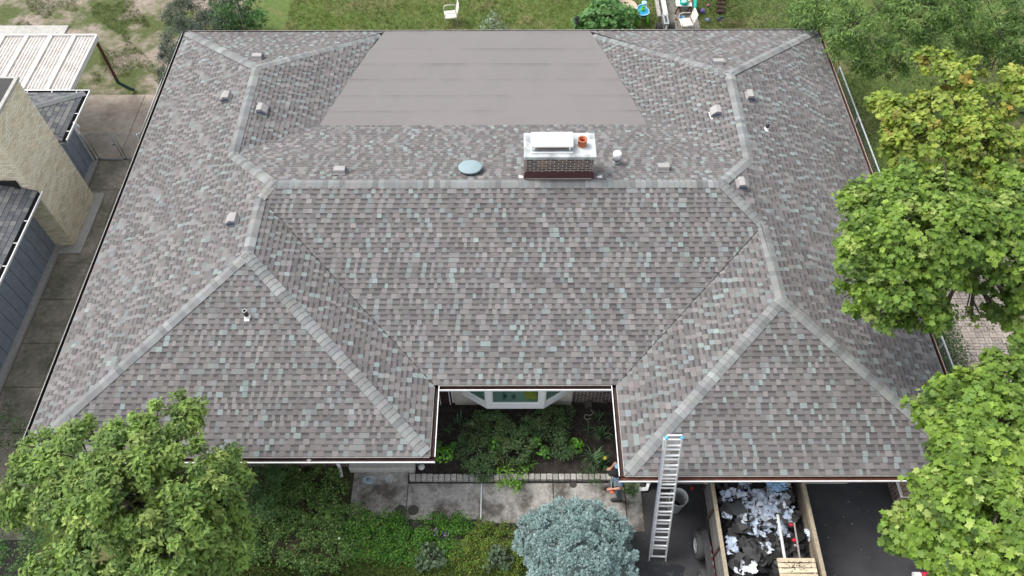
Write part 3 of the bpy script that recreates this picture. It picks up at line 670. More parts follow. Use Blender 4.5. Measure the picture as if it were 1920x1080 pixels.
# steel cover over the fireplace flue
cv = MB(); cv.b2(.50, 1.52, 14.42, 14.84, 5.13, 5.16); base = cv.build('cover_base', m_galv, ch)
b = MB()
prof = [(14.42, 5.27), (14.37, 5.31), (14.39, 5.36), (14.88, 5.36), (14.91, 5.31), (14.86, 5.24)]
V = []; F = []
for i, (y, z) in enumerate(prof): V += [(.47 if 0 < i < 5 else .53, y, z), (1.55 if 0 < i < 5 else 1.49, y, z)]
for i in (1, 2, 3): F.append((2 * i, 2 * i + 1, 2 * i + 3, 2 * i + 2))
F.append((2, 4, 6, 8)); F.append((3, 9, 7, 5))
b.mesh(V, F); b.box((1.01, 14.635, 5.365), (1.0, .44, .012)); b.build('chimney_cover', mat('bright_steel', (.86, .86, .86), .35, .03, 10, metal=.1), ch, bevel=.01)
b = MB()
for x0, y0 in ((.55, 14.44), (1.47, 14.44), (.55, 14.82), (1.47, 14.82)): b.b2(x0 - .02, x0 + .02, y0 - .02, y0 + .02, 5.16, 5.33)
for y0 in (14.34, 14.86): b.b2(.48, 1.54, y0 - .012, y0 + .012, 5.135, 5.17)
b.build('cover_legs', m_white, ch)
b = MB(); b.b2(.62, 1.4, 14.5, 14.76, 5.14, 5.24); b.build('flue_liner', mat('terracotta_dark', (.34, .15, .11), .85, .3, 10), ch)
b = MB(); b.lathe((1.8, 14.63, 5.13), [(.115, 0), (.115, .2), (.125, .2), (.125, .22), (.092, .22), (.09, 0.01)], 28); b.build('flue_pot', mat('terracotta', (.42, .145, .07), .8, .15, 12), ch, True)
b = MB(); b.lathe((1.8, 14.63, 5.132), [(.091, .02), (.001, .02)], 20); b.build('flue_inside', m_black, ch)
# box vents on the roof
mv = mat('vent_grey', (.30, .285, .275), .5, .08, 8); mvd = mat('vent_screen', (.09, .11, .17), .6)
def vent(k, px_, py_, lab=None):
    O, e3, u3, n3, a_ = PF[k]; P = on(k, px_, py_, .02); dn = -u3; sx = dn.cross(n3).normalized(); R = Matrix((sx, u3, n3)).transposed()
    T = lambda v: R @ Vector(v) + P
    prof = [(.15, .0), (.15, .12), (.02, .175), (-.16, .09), (-.18, .04)]   # (upslope, height)
    b = MB(); w2 = .155; V = [T((s_ * w2, y, z)) for s_ in (-1, 1) for y, z in prof]; F = [(i, i + 1, i + 6, i + 5) for i in range(4)] + [(0, 1, 2, 3, 4), (5, 9, 8, 7, 6)]
    b.mesh(V, F); o = b.build('box_vent', mv, HOUSE, bevel=.006)
    if lab: o['label'] = lab
    b = MB(); b.box(T((0, 0, .0)), (.34, .36, .006), (.4, .4, .4), R); b.build('vent_flange', mv, o)
    b = MB(); w3 = .157
    for s_ in (-1, 1):
        b.mesh([T((s_ * w3, .12, .012)), T((s_ * w3, -.14, .012)), T((s_ * w3, -.13, .06)), T((s_ * w3, .0, .11)), T((s_ * w3, .12, .055))], [(0, 1, 2, 3, 4)])
    b.build('vent_screen', mvd, o)
for k, a, c_ in [('L', 425, 184), ('L', 437, 414), ('JL', 491, 207), ('rL', 484, 109), ('K', 638, 322), ('K', 1242, 316), ('rR', 1345, 119), ('JR', 1343, 211), ('R', 1407, 182), ('R', 1391, 347)]: vent(k, a, c_)
b = MB(); P = on('JR', 1333, 217, .01); b.box(P, (.07, .3, .012), (.7, .7, .68), Matrix.Rotation(.1, 3, 'Z')); o = b.build('metal_strip', m_white, HOUSE)
def pipe(k, px_, py_, h, r):
    P = on(k, px_, py_, 0); n3 = PF[k][3]; b = MB(); b.lathe(P, [(r, -.05), (r, h), (r * .78, h), (r * .76, h - .2)], 16); o = b.build('pipe_vent', mat('pipe_black', (.03, .03, .032), .5), HOUSE, True)
    b = MB(); b.lathe(P, [(r * .98, h + .001), (r * 1.06, h + .001), (r * 1.06, h + .012), (r * .8, h + .012), (r * .8, h)], 16); b.build('pipe_rim', m_galv, o)
    R = PF[k][3].to_track_quat('Z', 'Y').to_matrix(); b = MB(); b.box(P + n3 * .014 + Vector((0, -.05, -.01)), (.12, .13, .006), (.7, .7, .7), R); b.lathe(P, [(r * 1.6, .0), (r * 1.1, .08)], 16); b.build('pipe_boot', m_white, o)
pipe('fL', 464, 594, .26, .052); pipe('R', 1437, 242, .24, .05)
P = on('K', 1155, 306, 0); b = MB(); b.lathe(P, [(.1, -.03), (.09, .06), (.055, .08), (.055, .16)], 18); o = b.build('flue_vent', m_galv, HOUSE, True)
b = MB(); b.lathe(P, [(.06, .15), (.115, .17), (.115, .19), (.085, .2)], 20); b.build('storm_collar', m_black, o, True)
b = MB(); b.lathe(P, [(.10, .2), (.115, .205), (.12, .38), (.1, .405), (.001, .415)], 22); b.build('vent_cap', mat('cap_white', (.75, .75, .75), .4), o, True)
P = on('K', 882, 321, 0); n3 = PF['K'][3]; R = (n3 + Vector((0, 0, .6))).normalized().to_track_quat('Z', 'Y').to_matrix()
b = MB(); b.lathe(P, [(.2, -.05), (.2, .12)], 24, M=R); o = b.build('dome_vent', m_galv, HOUSE, True)
b = MB(); b.lathe(P, [(.19, .06), (.3, .10), (.325, .13), (.325, .15), (.31, .16), (.29, .165), (.2, .185), (.08, .195), (.001, .197)], 36, M=R); b.build('dome', mat('dome_grey', (.22, .29, .31), .45, .06, 4), o, True)

# ------------------------------------------------------------------ neighbour to the left
NH = thing('neighbour_house', 'neighbouring house with blue grey vertical siding, dark shingles and a tall cream brick chimney', 'house', (-15.8, 15, 0), ws=True)
m_sid = mat('blue_siding', lin(138, 147, 158), .7, .18, 5, bump=.1, bscale=60)
b = MB(); b.b2(-22, -14.62, 6, 19.25, .1, 2.6); nw = b.build('wall', mat('siding_backing', (.03, .035, .045), .9), NH)
y = 6.0
while y < 19.2:
    if not (15.3 < y + .2 < 17.45):
        b = MB(); y1 = min(y + .40, 19.25); b.b2(-14.625, -14.6, y + .006, y1 - .006, .12, 2.58); b.build('siding_board', m_sid, nw)
    y += .41
b = MB(); b.b2(-22, -14.42, 6, 19.3, -.05, .12); b.build('foundation_ledge', m_conc_c, NH, bevel=.01)
b = MB(); b.b2(-14.66, -13.72, 15.05, 17.62, -.05, .09); b.build('chimney_footing', m_conc_c, NH, bevel=.01)
b = MB(); b.b2(-14.68, -14.55, 19.12, 19.27, .12, 2.6); b.build('corner_board', m_white, NH)
# chimney
CX0, CX1, CY0, CY1 = -15.7, -14.0, 15.36, 17.42; CT = 5.0
b = MB(); b.b2(CX0 + .01, CX1 - .012, CY0 + .012, CY1 - .012, .09, CT); nch = b.build('chimney', m_mortar_n, NH)
CRM = [(.76, .68, .50), (.79, .72, .56), (.73, .64, .47), (.77, .69, .51), (.66, .57, .41), (.80, .74, .60)]
def many_bricks(parent, faces, pal, course, bl, cap_n, key):
    L_ = []
    for (x0, y0, dx, dy, length, z0, z1) in faces:
        ang = math.atan2(dy, dx); out = Vector((dy, -dx, 0)); z = z0; r = 0
        while z + course * .5 < z1:
            t = 0.
            while t < length - .01:
                l = bl / 2 if (r % 2 and t == 0) else bl; l = min(l, length - t)
                if l > .03:
                    c_ = Vector((x0, y0, z + course / 2)) + Vector((dx, dy, 0)) * (t + l / 2) + out * random.gauss(-.006, .001)
                    u, v, D = px_of(c_); vis = 0 if (0 < u < 1920 and 0 < v < 1080) else 500
                    L_.append((D + vis, c_, ang, l, random.randrange(len(pal)), z))
                t += l
            z += course; r += 1
    L_.sort(key=lambda q: q[0]); sb = MB()
    for i, (D, c_, ang, l, ci, z) in enumerate(L_):
        if i < cap_n: put('brick', brick_mesh(l - .012, course - .012, .03, ci, pal, key), parent, c_, Euler((0, 0, ang)))
        else: sb.box(c_, (l - .012, .03, course - .012), vary(pal[ci], .04), Matrix.Rotation(ang, 3, 'Z'))
    sb.build('brick', m_brick, parent, kind='stuff')
many_bricks(nch, [(CX1, CY0, 0, 1, CY1 - CY0, .1, CT), (CX0, CY0, 1, 0, CX1 - CX0, .1, CT), (CX1, CY1, -1, 0, CX1 - CX0, 2.6, CT)], CRM, .0685, .206, 300, 'n')
# soot and moss stains: real dirt with its own outline, in the brick material of this chimney
mbk = MATS['brick_face']
b = MB(); b.b2(CX0 - .06, CX1 + .05, CY0 - .06, CY1 + .05, CT, CT + .09); b.build('chimney_cap', m_conc_c, nch, bevel=.01)
b = MB(); b.b2(CX0 + .02, CX1 - .06, CY0 + .04, CY1 - .04, CT + .09, CT + .1); b.build('cap_wash', mat('tarred_cap', (.05, .05, .05), .85, .3, 12), nch)
for y0 in (15.95, 16.8):
    b = MB(); b.b2(-15.0, -14.62, y0 - .2, y0 + .2, CT + .1, CT + .42); b.build('flue_pot', MATS['terracotta'], nch, bevel=.02)
# roof with hip at the near corner, in courses
NSP = math.tan(math.radians(19)); EVX = -13.88; EVY = 19.62; EZ = 2.66
nr = MB(); nst = MB(); NC = [lin(96, 97, 99), lin(88, 90, 92), lin(104, 105, 105), lin(82, 84, 87), lin(110, 110, 108)]
nz = lambda s: EZ - .015 + s * NSP
nr.face([(EVX, 5, nz(0)), (EVX, CY0, nz(0)), (EVX - 4, CY0, nz(4)), (EVX - 4, 5, nz(4))]); nr.face([(EVX, CY1, nz(0)), (EVX, EVY, nz(0)), (EVX - (EVY - CY1), CY1, nz(EVY - CY1))]); nr.face([(CX0, CY0, nz(EVX - CX0)), (CX0, CY1, nz(EVX - CX0)), (EVX - (EVY - CY1), CY1, nz(EVY - CY1)), (EVX - 4, EVY - 4, nz(4)), (EVX - 4, CY0, nz(4))]); nr.face([(EVX, EVY, EZ - .015), (EVX - 9, EVY, EZ - .015), (EVX - 9, EVY - 4, EZ - .015 + 4 * NSP), (EVX - 4, EVY - 4, EZ - .015 + 4 * NSP)])
nroof = nr.build('roof', mat('felt', (.03, .03, .032), .95), NH)
cs = math.cos(math.atan(NSP)); cand2 = []; nbank = {}
def ntile(kind, t0, t1, k, c_i, ex=.145):
    s0 = k * ex * cs; s1 = (k + 1) * ex * cs
    def P(t, s, h):
        return Vector((EVX - s, t, EZ + s * NSP + h)) if kind == 'e' else Vector((t, EVY - s, EZ + s * NSP + h))
    if kind == 'e': a0, a1 = min(t1, EVY - s0), min(t1, EVY - s1)
    else: a0, a1 = min(t1, EVX - s0), min(t1, EVX - s1)
    c_ = vary(NC[c_i], .06)
    q = [P(t0, s0, .011), P(max(a0, t0), s0, .011), P(max(a1, t0), s1, .002), P(t0, s1, .002)]
    u, v, D = px_of(q[0]); full = a0 == t1 and a1 == t1
    if kind == 'e' and 15.2 < t0 < 17.5 and s1 > 0.1 and s0 < 1.9: 
        return
    if full and kind == 'e' and 0 < u < 1920 and 0 < v < 1080: cand2.append((D, q, c_, c_i, t0, t1, s0, P)); return
    nst.face(q, c_); nst.face([P(t0, s0 - .004, 0), P(t1, s0 - .004, 0), q[1], q[0]], EDGE)
for k in range(27):
    t = 5 + random.random() * .2
    while t < EVY - k * .145 * cs:
        w_ = random.choice([.12, .16, .2, .24]); ntile('e', t, t + w_, k, random.randrange(5)); t += w_ + .006
    t = EVX - 9 + random.random() * .2
    while t < EVX - k * .145 * cs:
        w_ = random.choice([.12, .16, .2, .24]); ntile('n', t, t + w_, k, random.randrange(5)); t += w_ + .006
cand2.sort(key=lambda q: q[0])
for i, (D, q, c_, ci, t0, t1, s0, P) in enumerate(cand2):
    f = [q, [P(t0, s0 - .004, 0), P(t1, s0 - .004, 0), q[1], q[0]]]
    if i < 300:
        key = (round(t1 - t0, 3), ci)
        if key not in nbank:
            b = MB(); 
            for p, cc in zip(f, (NC[ci], EDGE)): b.face([x_ - q[0] for x_ in p], cc)
            b.face([f[1][0] - q[0], q[3] - q[0] - Vector((0, 0, .006)), q[3] - q[0], Vector((0, 0, 0))], EDGE)
            nbank[key] = b.data('shingle', m_shingle)
        put('shingle', nbank[key], nroof, q[0])
    else:
        nst.face(f[0], c_); nst.face(f[1], EDGE)
nst.build('shingle', m_shingle, nroof, kind='stuff')
n1 = Vector((NSP, 0, 1)).normalized(); n2 = Vector((0, NSP, 1)).normalized(); A = Vector((EVX, EVY, EZ)); d = Vector((-1, -1, NSP)).normalized()
for i in range(28):
    p0 = A + d * (i * .148); p1 = A + d * (i * .148 + .175); w1 = n1.cross(d).normalized(); w1 = w1 if w1.z < 0 else -w1; w2 = n2.cross(d).normalized(); w2 = w2 if w2.z < 0 else -w2
    Nn = (n1 + n2).normalized(); b = MB(); V = []
    for p, h in ((p0, .026), (p1, .014)): V += [p + w1 * .15 + n1 * h, p + Nn * (h + .012), p + w2 * .15 + n2 * h]
    V += [V[0] - n1 * .02, V[1] - Nn * .02, V[2] - n2 * .02]
    b.mesh(V, [(0, 1, 4, 3), (1, 2, 5, 4)], vary(lin(104, 106, 106), .05)); b.mesh(V[:3] + V[6:], [(3, 4, 1, 0), (4, 5, 2, 1)], EDGE); b.build('ridge_cap', m_cap, nroof)
# gutters of the neighbour
def ngut(x0, y0, x1, y1, out, z=2.66):
    A = Vector((x0, y0, 0)); B_ = Vector((x1, y1, 0)); o_ = Vector((*out, 0)); b = MB(); P = lambda p, k, zz: p + o_ * k + Vector((0, 0, zz))
    pr = [(0, z - .01), (0, z - .1), (.1, z - .1), (.115, z - .01)]
    for (k0, z0), (k1, z1) in zip(pr[:-1], pr[1:]): b.face([P(A, k0, z0), P(B_, k0, z0), P(B_, k1, z1), P(A, k1, z1)])
    g = b.build('gutter', mat('gutter_dirt', (.04, .038, .035), .8, .4, 10), NH)
    b = MB(); pr = [(.116, z - .012), (.116, z), (.14, z), (.14, z - .03), (.11, z - .11), (0, z - .11)]
    for (k0, z0), (k1, z1) in zip(pr[:-1], pr[1:]): b.face([P(A, k0, z0), P(B_, k0, z0), P(B_, k1, z1), P(A, k1, z1)])
    b.build('gutter_lip', m_white, g); dd = (B_ - A).normalized(); L_ = (B_ - A).length
    for q in range(int(L_ / .8)):
        b = MB(); c_ = A + dd * (.4 + q * .8) + o_ * .06; b.box((c_.x, c_.y, z - .006), (.13 if abs(out[0]) else .02, .02 if abs(out[0]) else .13, .012)); b.build('gutter_hanger', m_white, g)
ngut(EVX, 5, EVX, CY0 - .02, (1, 0)); ngut(EVX, CY1 + .02, EVX, EVY + .1, (1, 0)); ngut(EVX + .12, EVY, EVX - 5, EVY, (0, 1))
for y0_, y1_ in ((5, CY0), (CY1, EVY)):
    b = MB(); b.b2(-15.0, EVX, y0_, y1_, 2.52, 2.545); b.build('soffit', MATS['soffit_white'], NH)
b = MB(); b.b2(CX0 - .01, CX1 - .3, CY0 - .06, CY0 - .012, 2.75, 3.1); b.build('flashing', m_black, NH)
b = MB(); b.tube([(-13.82, 18.3, 2.6), (-13.78, 18.3, 2.45), (-13.8, 18.35, 2.35)], .05, 8); b.build('gutter_outlet', m_white, NH)
# patio cover
PC = thing('patio_cover', 'flat patio cover of ribbed white metal panels behind the neighbouring house', 'canopy', (-17.5, 21.2, 0), ws=True)
PX1 = -14.47; PY0, PY1 = 19.8, 22.62; PZ = 2.6; m_rib = mat('white_rib', (.60, .585, .555), .5, .05, 10)
m_pan = mat('dirty_panel', (.36, .315, .28), .7, .3, 5, col2=(.45, .41, .375), c2scale=3)
x = PX1; i = 0
while x > -20.5:
    wide = (i % 2 == 1)
    for q in range(6):
        b = MB(); b.b2(x - .112 * (q + 1) + .002, x - .112 * q - .018, PY0, PY1, PZ - .03, PZ - .022); b.build('panel', m_pan, PC)
        b = MB(); b.b2(x - .112 * q - .02, x - .112 * q, PY0, PY1, PZ - .03, PZ - .004); b.build('rib', m_rib, PC)
    x -= .672
    b = MB(); b.b2(x - .15, x, PY0, PY1, PZ - .02, PZ + .03); b.build('pan_cover', m_rib, PC, bevel=.006); x -= .15; i += 1
b = MB(); b.b2(-20.6, PX1 + .03, PY1, PY1 + .06, PZ - .12, PZ + .05); b.build('fascia', m_rib, PC); b = MB(); b.b2(PX1, PX1 + .06, PY0, PY1, PZ - .12, PZ + .05); b.build('fascia', m_rib, PC)
b = MB(); b.b2(-20.6, PX1, PY0 - .06, PY0, PZ - .1, PZ + .045); b.build('fascia', m_rib, PC)
b = MB(); b.tube([(-14.5, 22.55, 2.5), (-14.5, 22.55, .78)], .055, 8); b.build('downspout', mat('redbrown_pipe', (.13, .045, .04), .5, .15, 10), PC)
b = MB(); b.tube([(-14.5, 22.55, .82), (-14.5, 22.55, .62), (-14.42, 22.6, .48), (-14.3, 22.72, .2), (-14.22, 22.8, .08)], .06, 10); b.build('drain_elbow', mat('green_pipe', (.02, .07, .06), .45, .15, 20), PC)
for x in (-17.5, -20.3):
    b = MB(); b.b2(x - .05, x + .05, 22.4, 22.5, 0, 2.5); b.build('post', m_white, PC)
# concrete on the left
cp = sheet('side_path', [(-14.6, 5), (-12.0, 5), (-12.0, 22.55), (-14.6, 22.55)], .004, MATS['joint_dirt'] if 'joint_dirt' in MATS else m_mulch); WS.add(cp.name)
for o_ in (cp,):
    pass
def sl_(x0, x1, y0, y1, z=.03): 
    b = MB(); b.b2(x0 + .008, x1 - .008, y0 + .008, y1 - .008, z - .06, z); o = b.build('slab', m_conc_l, cp, bevel=.005); return o
ys = [6, 7.6, 9.0, 10.3, 11.75, 13.3, 14.7, 16.2, 17.8, 19.2]
for i, (a, c_) in enumerate(zip(ys[:-1], ys[1:])):
    if i % 2: sl_(-14.4, -13.35, a, c_, .028); sl_(-13.35, -12.0, a, c_, .031)
    else: sl_(-14.4, -13.2, a, c_, .03); sl_(-13.2, -12.0, a, c_, .027)
pp = sheet('side_patio', [(-21, 19.25), (-12.0, 19.25), (-12.0, 22.6), (-21, 22.6)], .012, MATS['joint_dirt']); WS.add(pp.name)
for (x0, x1) in ((-21, -17.2), (-17.2, -13.75), (-13.75, -12.0)):
    b = MB(); b.b2(x0 + .008, x1 - .008, 19.27, 22.58, -.03, .035); b.build('slab', mat('concrete_patio', (.33, .285, .235), .9, .22, 5, col2=(.22, .18, .145), c2scale=.6, bump=.1), pp, bevel=.005)
b = MB(); b.b2(-26, -17.98, 26.1, 26.75, -.05, .06); o = b.build('garden_slab', m_conc_c, bevel=.01); tagt(o, 'pale concrete slab lying on the patchy lawn behind the patio cover', 'slab')
# chain link fence and gates
def wiremesh(mb, A, B_, z0, z1, cell=.075, r=.0022):
    A = Vector((*A, 0)); B_ = Vector((*B_, 0)); d = B_ - A; L_ = d.length; d.normalize(); H_ = z1 - z0; s = -H_
    while s < L_:
        for sg in (1, -1):
            a0, a1 = (s, s + H_) if sg == 1 else (s + H_, s)
            lo, hi = 0., 1.
            # clip to 0..L_
            f0, f1 = 0., 1.
            if a1 != a0:
                for bd in (0., L_):
                    f = (bd - a0) / (a1 - a0)
                    if bd == 0.: 
                        if sg == 1: f0 = max(f0, f)
                        else: f1 = min(f1, f)
                    else:
                        if sg == 1: f1 = min(f1, f)
                        else: f0 = max(f0, f)
            if f1 > f0:
                p = A + d * (a0 + (a1 - a0) * f0) + Vector((0, 0, z0 + H_ * f0)); q = A + d * (a0 + (a1 - a0) * f1) + Vector((0, 0, z0 + H_ * f1)); mb.tube([p, q], r, 3, cap=False)
        s += cell
CLF = thing('chain_link_fence', 'galvanised chain link fence run between the left eave and the side patio', 'fence', (-12.54, 20.8, 0), ws=True)
for y in (19.2, 22.3, 25.2):
    b = MB(); b.tube([(-12.54, y, 0), (-12.54, y, 1.25)], .032, 10); b.lathe((-12.54, y, 1.25), [(.036, 0), (.03, .03), (.001, .045)], 10); b.build('post', m_galv, CLF, True)
b = MB(); b.tube([(-12.54, 19.2, 1.2), (-12.54, 25.2, 1.2)], .022, 8); b.build('top_rail', m_galv, CLF, True)
b = MB(); wiremesh(b, (-12.54, 19.2), (-12.54, 25.2), .05, 1.2); b.build('wire_mesh', m_galv, CLF, kind='stuff')
def gate(x0, x1, lab):
    G_ = thing('chain_link_gate', lab, 'gate', ((x0 + x1) / 2, 19.2, 0), group=None, ws=True)
    b = MB(); b.tube([(x0, 19.2, .06), (x0, 19.2, 1.2), (x1, 19.2, 1.2), (x1, 19.2, .06), (x0, 19.2, .06)], .02, 8); b.build('gate_frame', m_galv, G_, True)
    b = MB(); wiremesh(b, (x0, 19.2), (x1, 19.2), .08, 1.18); b.build('wire_mesh', m_galv, G_, kind='stuff')
    b = MB(); b.box((x1 - .04, 19.17, .8), (.1, .03, .08)); b.build('latch', m_galv, G_)
    b = MB(); 
    for q in range(5): x = x0 + .15 + q * .15; b.tube([(x, 19.2, 1.2), (x + .03, 19.22, 1.26 + .02 * (q % 2)), (x + .09, 19.2, 1.22)], .006, 5)
    b.build('twisted_wire', m_galv, G_)
gate(-14.4, -13.55, 'left leaf of the chain link gate beside the white corner board'); gate(-13.45, -12.62, 'right leaf of the chain link gate next to the fence corner post')
for x, l in ((-14.48, 'galvanised post at the siding end of the chain link gate'), (-12.58, 'galvanised hinge post at the roof side of the chain link gate')):
    b = MB(); b.tube([(x, 19.12, 0), (x, 19.12, 1.3)], .034, 10); o = b.build('gate_post', m_galv, None, True); tagt(o, l, 'post')

# right side fence rail
RF = thing('side_fence', 'chain link fence with a pale steel top rail beside the right eave', 'fence', (11.82, 16, 0), ws=True)
for y in (8.0, 11.0, 14.0, 17.0, 20.0, 22.6):
    b = MB(); b.tube([(11.82, y, 0), (11.82, y, 1.22)], .03, 8); b.build('post', m_galv, RF, True)
b = MB(); b.tube([(11.82, 8, 1.2), (11.82, 22.6, 1.2)], .026, 8); b.build('top_rail', mat('pale_rail', (.55, .6, .62), .4, .05, 10), RF, True)
b = MB(); wiremesh(b, (11.82, 8.0), (11.82, 22.6), .05, 1.2, cell=.1); b.build('wire_mesh', m_galv, RF, kind='stuff')
# basket weave pavers at the right
PVc = [(.38, .325, .28), (.34, .295, .255), (.42, .365, .32), (.31, .27, .235), (.40, .35, .30)]
pv = sheet('paver_patio', [(12.35, 10.2), (17.2, 10.2), (17.2, 15.6), (12.7, 15.6), (12.35, 13.0)], .012, mat('joint_soil', (.05, .05, .03), .95, .4, 20)); WS.add(pv.name)
L_ = []
for i in range(24):
    for j in range(27):
        x = 12.4 + i * .2; y = 10.25 + j * .2
        if x > 17 or (x < 12.6 and y > 13): continue
        for q in range(2):
            if (i + j) % 2: L_.append((x + .1, y + .05 + q * .1, 0))
            else: L_.append((x + .05 + q * .1, y + .1, 1))
key = []
for (x, y, o_) in L_:
    u, v, D = px_of((x, y, 0)); hid = 0 if (1755 < u < 1920 and 480 < v < 700) else 100
    key.append((hid + D, x, y, o_))
key.sort(); bank = {}; pst = MB()
for i, (D, x, y, o_) in enumerate(key):
    ci = random.randrange(5)
    if i < 300:
        if ci not in bank: b = MB(); b.box((0, 0, 0), (.188, .09, .04), PVc[ci], None, .96); bank[ci] = b.data('paver', m_brick)
        put('paver', bank[ci], pv, (x, y, .02 + random.uniform(-.003, .003)), Euler((random.gauss(0, .01), random.gauss(0, .01), o_ * math.pi / 2 + random.gauss(0, .015))))
    else: pst.box((x, y, .018), (.188, .09, .04), PVc[ci], Matrix.Rotation(o_ * math.pi / 2, 3, 'Z'), .96)
pst.build('paver', m_brick, pv, kind='stuff')

# ------------------------------------------------------------------ ladder, bin, trailer
LD = thing('extension_ladder', 'two section aluminium extension ladder leaning on the right front gutter', 'ladder', (3.52, 5.48, 0), ws=True)
l0 = Vector((3.33, 5.5, .0)); l1 = Vector((3.27, 7.04, 3.93)); r0 = Vector((3.73, 5.48, .0)); r1 = Vector((3.66, 7.04, 3.93))
up = (l1 - l0).normalized(); acr = (r0 - l0).normalized(); nrm = acr.cross(up).normalized()
if nrm.y > 0: nrm = -nrm
def rail(p, q, w_, d_, name='rail', off=Vector()):
    dd = (q - p); L_ = dd.length; z = dd.normalized(); R = Matrix((acr, nrm.cross(acr) if False else z.cross(acr).normalized(), z)).transposed(); b = MB(); b.box((p + q) / 2 + off, (w_, d_, L_), (.5, .5, .5), R); return b.build(name, m_alu, LD, bevel=.004)
rail(l0, l0.lerp(l1, .97), .028, .08); rail(r0, r0.lerp(r1, .97), .028, .08)
f0 = l0.lerp(l1, .08) + nrm * .085 + acr * .03; f1 = l1 + nrm * .085 + acr * .03; g0 = r0.lerp(r1, .08) + nrm * .085 - acr * .03; g1 = r1 + nrm * .085 - acr * .03
rail(f0, f1, .026, .075, 'fly_rail'); rail(g0, g1, .026, .075, 'fly_rail')
for q in range(14):
    t = .035 + q * .0715
    if t < .97:
        b = MB(); a = l0.lerp(l1, t); c_ = r0.lerp(r1, t); b.tube([a, c_], .024, 6); b.build('rung', m_alu, LD)
    t2 = t + .049
    if t2 > .09:
        b = MB(); a = l0.lerp(l1, t2) + nrm * .085 + acr * .03; c_ = r0.lerp(r1, t2) + nrm * .085 - acr * .03; b.tube([a, c_], .024, 6); b.build('rung', m_alu, LD)
for p in (f1, g1):
    b = MB(); b.lathe(p + up * .0, [(.001, -.04), (.035, -.03), (.042, .0), (.035, .04), (.001, .05)], 12, M=nrm.to_track_quat('Z', 'Y').to_matrix()); b.build('end_cap', mat('cyan_rubber', (.10, .42, .62), .5), LD, True)
for p in (l0, r0):
    b = MB(); b.box(p + Vector((0, -.01, .015)), (.05, .1, .03)); b.build('foot', m_rub, LD)
b = MB(); pr = [f0.lerp(f1, .1 + .8 * i / 20) - acr * .055 + Vector((0, 0, .01 * math.sin(i))) for i in range(21)]; b.tube(pr, .008, 6); b.build('rope', mat('blue_rope', (.12, .16, .32), .8), LD)
TC = thing('trash_can', 'round galvanised metal trash can standing behind the ladder', 'bin', (4.1, 6.82, .012), ws=True)
b = MB(); b.lathe((4.1, 6.82, .012), [(.001, .0), (.175, 0), (.18, .05), (.185, .12), (.205, .40), (.21, .42), (.208, .44), (.228, .7), (.24, .71), (.24, .725), (.222, .725), (.2, .4), (.17, .03), (.001, .03)], 40); b.build('can', m_galv, TC, True)
b = MB(); b.lathe((4.1, 6.82, .042), [(.001, .02), (.09, .03), (.165, .0)], 24); b.build('can_contents', mat('dark_rubbish', (.03, .02, .018), .9, .5, 20, bump=.6), TC)
for s in (-1, 1):
    b = MB(); b.tube([(4.1 + s * .22, 6.76, .56), (4.1 + s * .27, 6.77, .55), (4.1 + s * .27, 6.87, .55), (4.1 + s * .22, 6.88, .56)], .008, 6); b.build('handle', m_galv, TC)
b = MB(); b.lathe((4.62, 7.3, .012), [(.001, .0), (.03, 0), (.04, .05), (.001, .05)], 12, (.6, .03, .03)); o = b.build('red_cup', m_paint); tagt(o, 'small red cup on the driveway behind the trash can', 'cup')

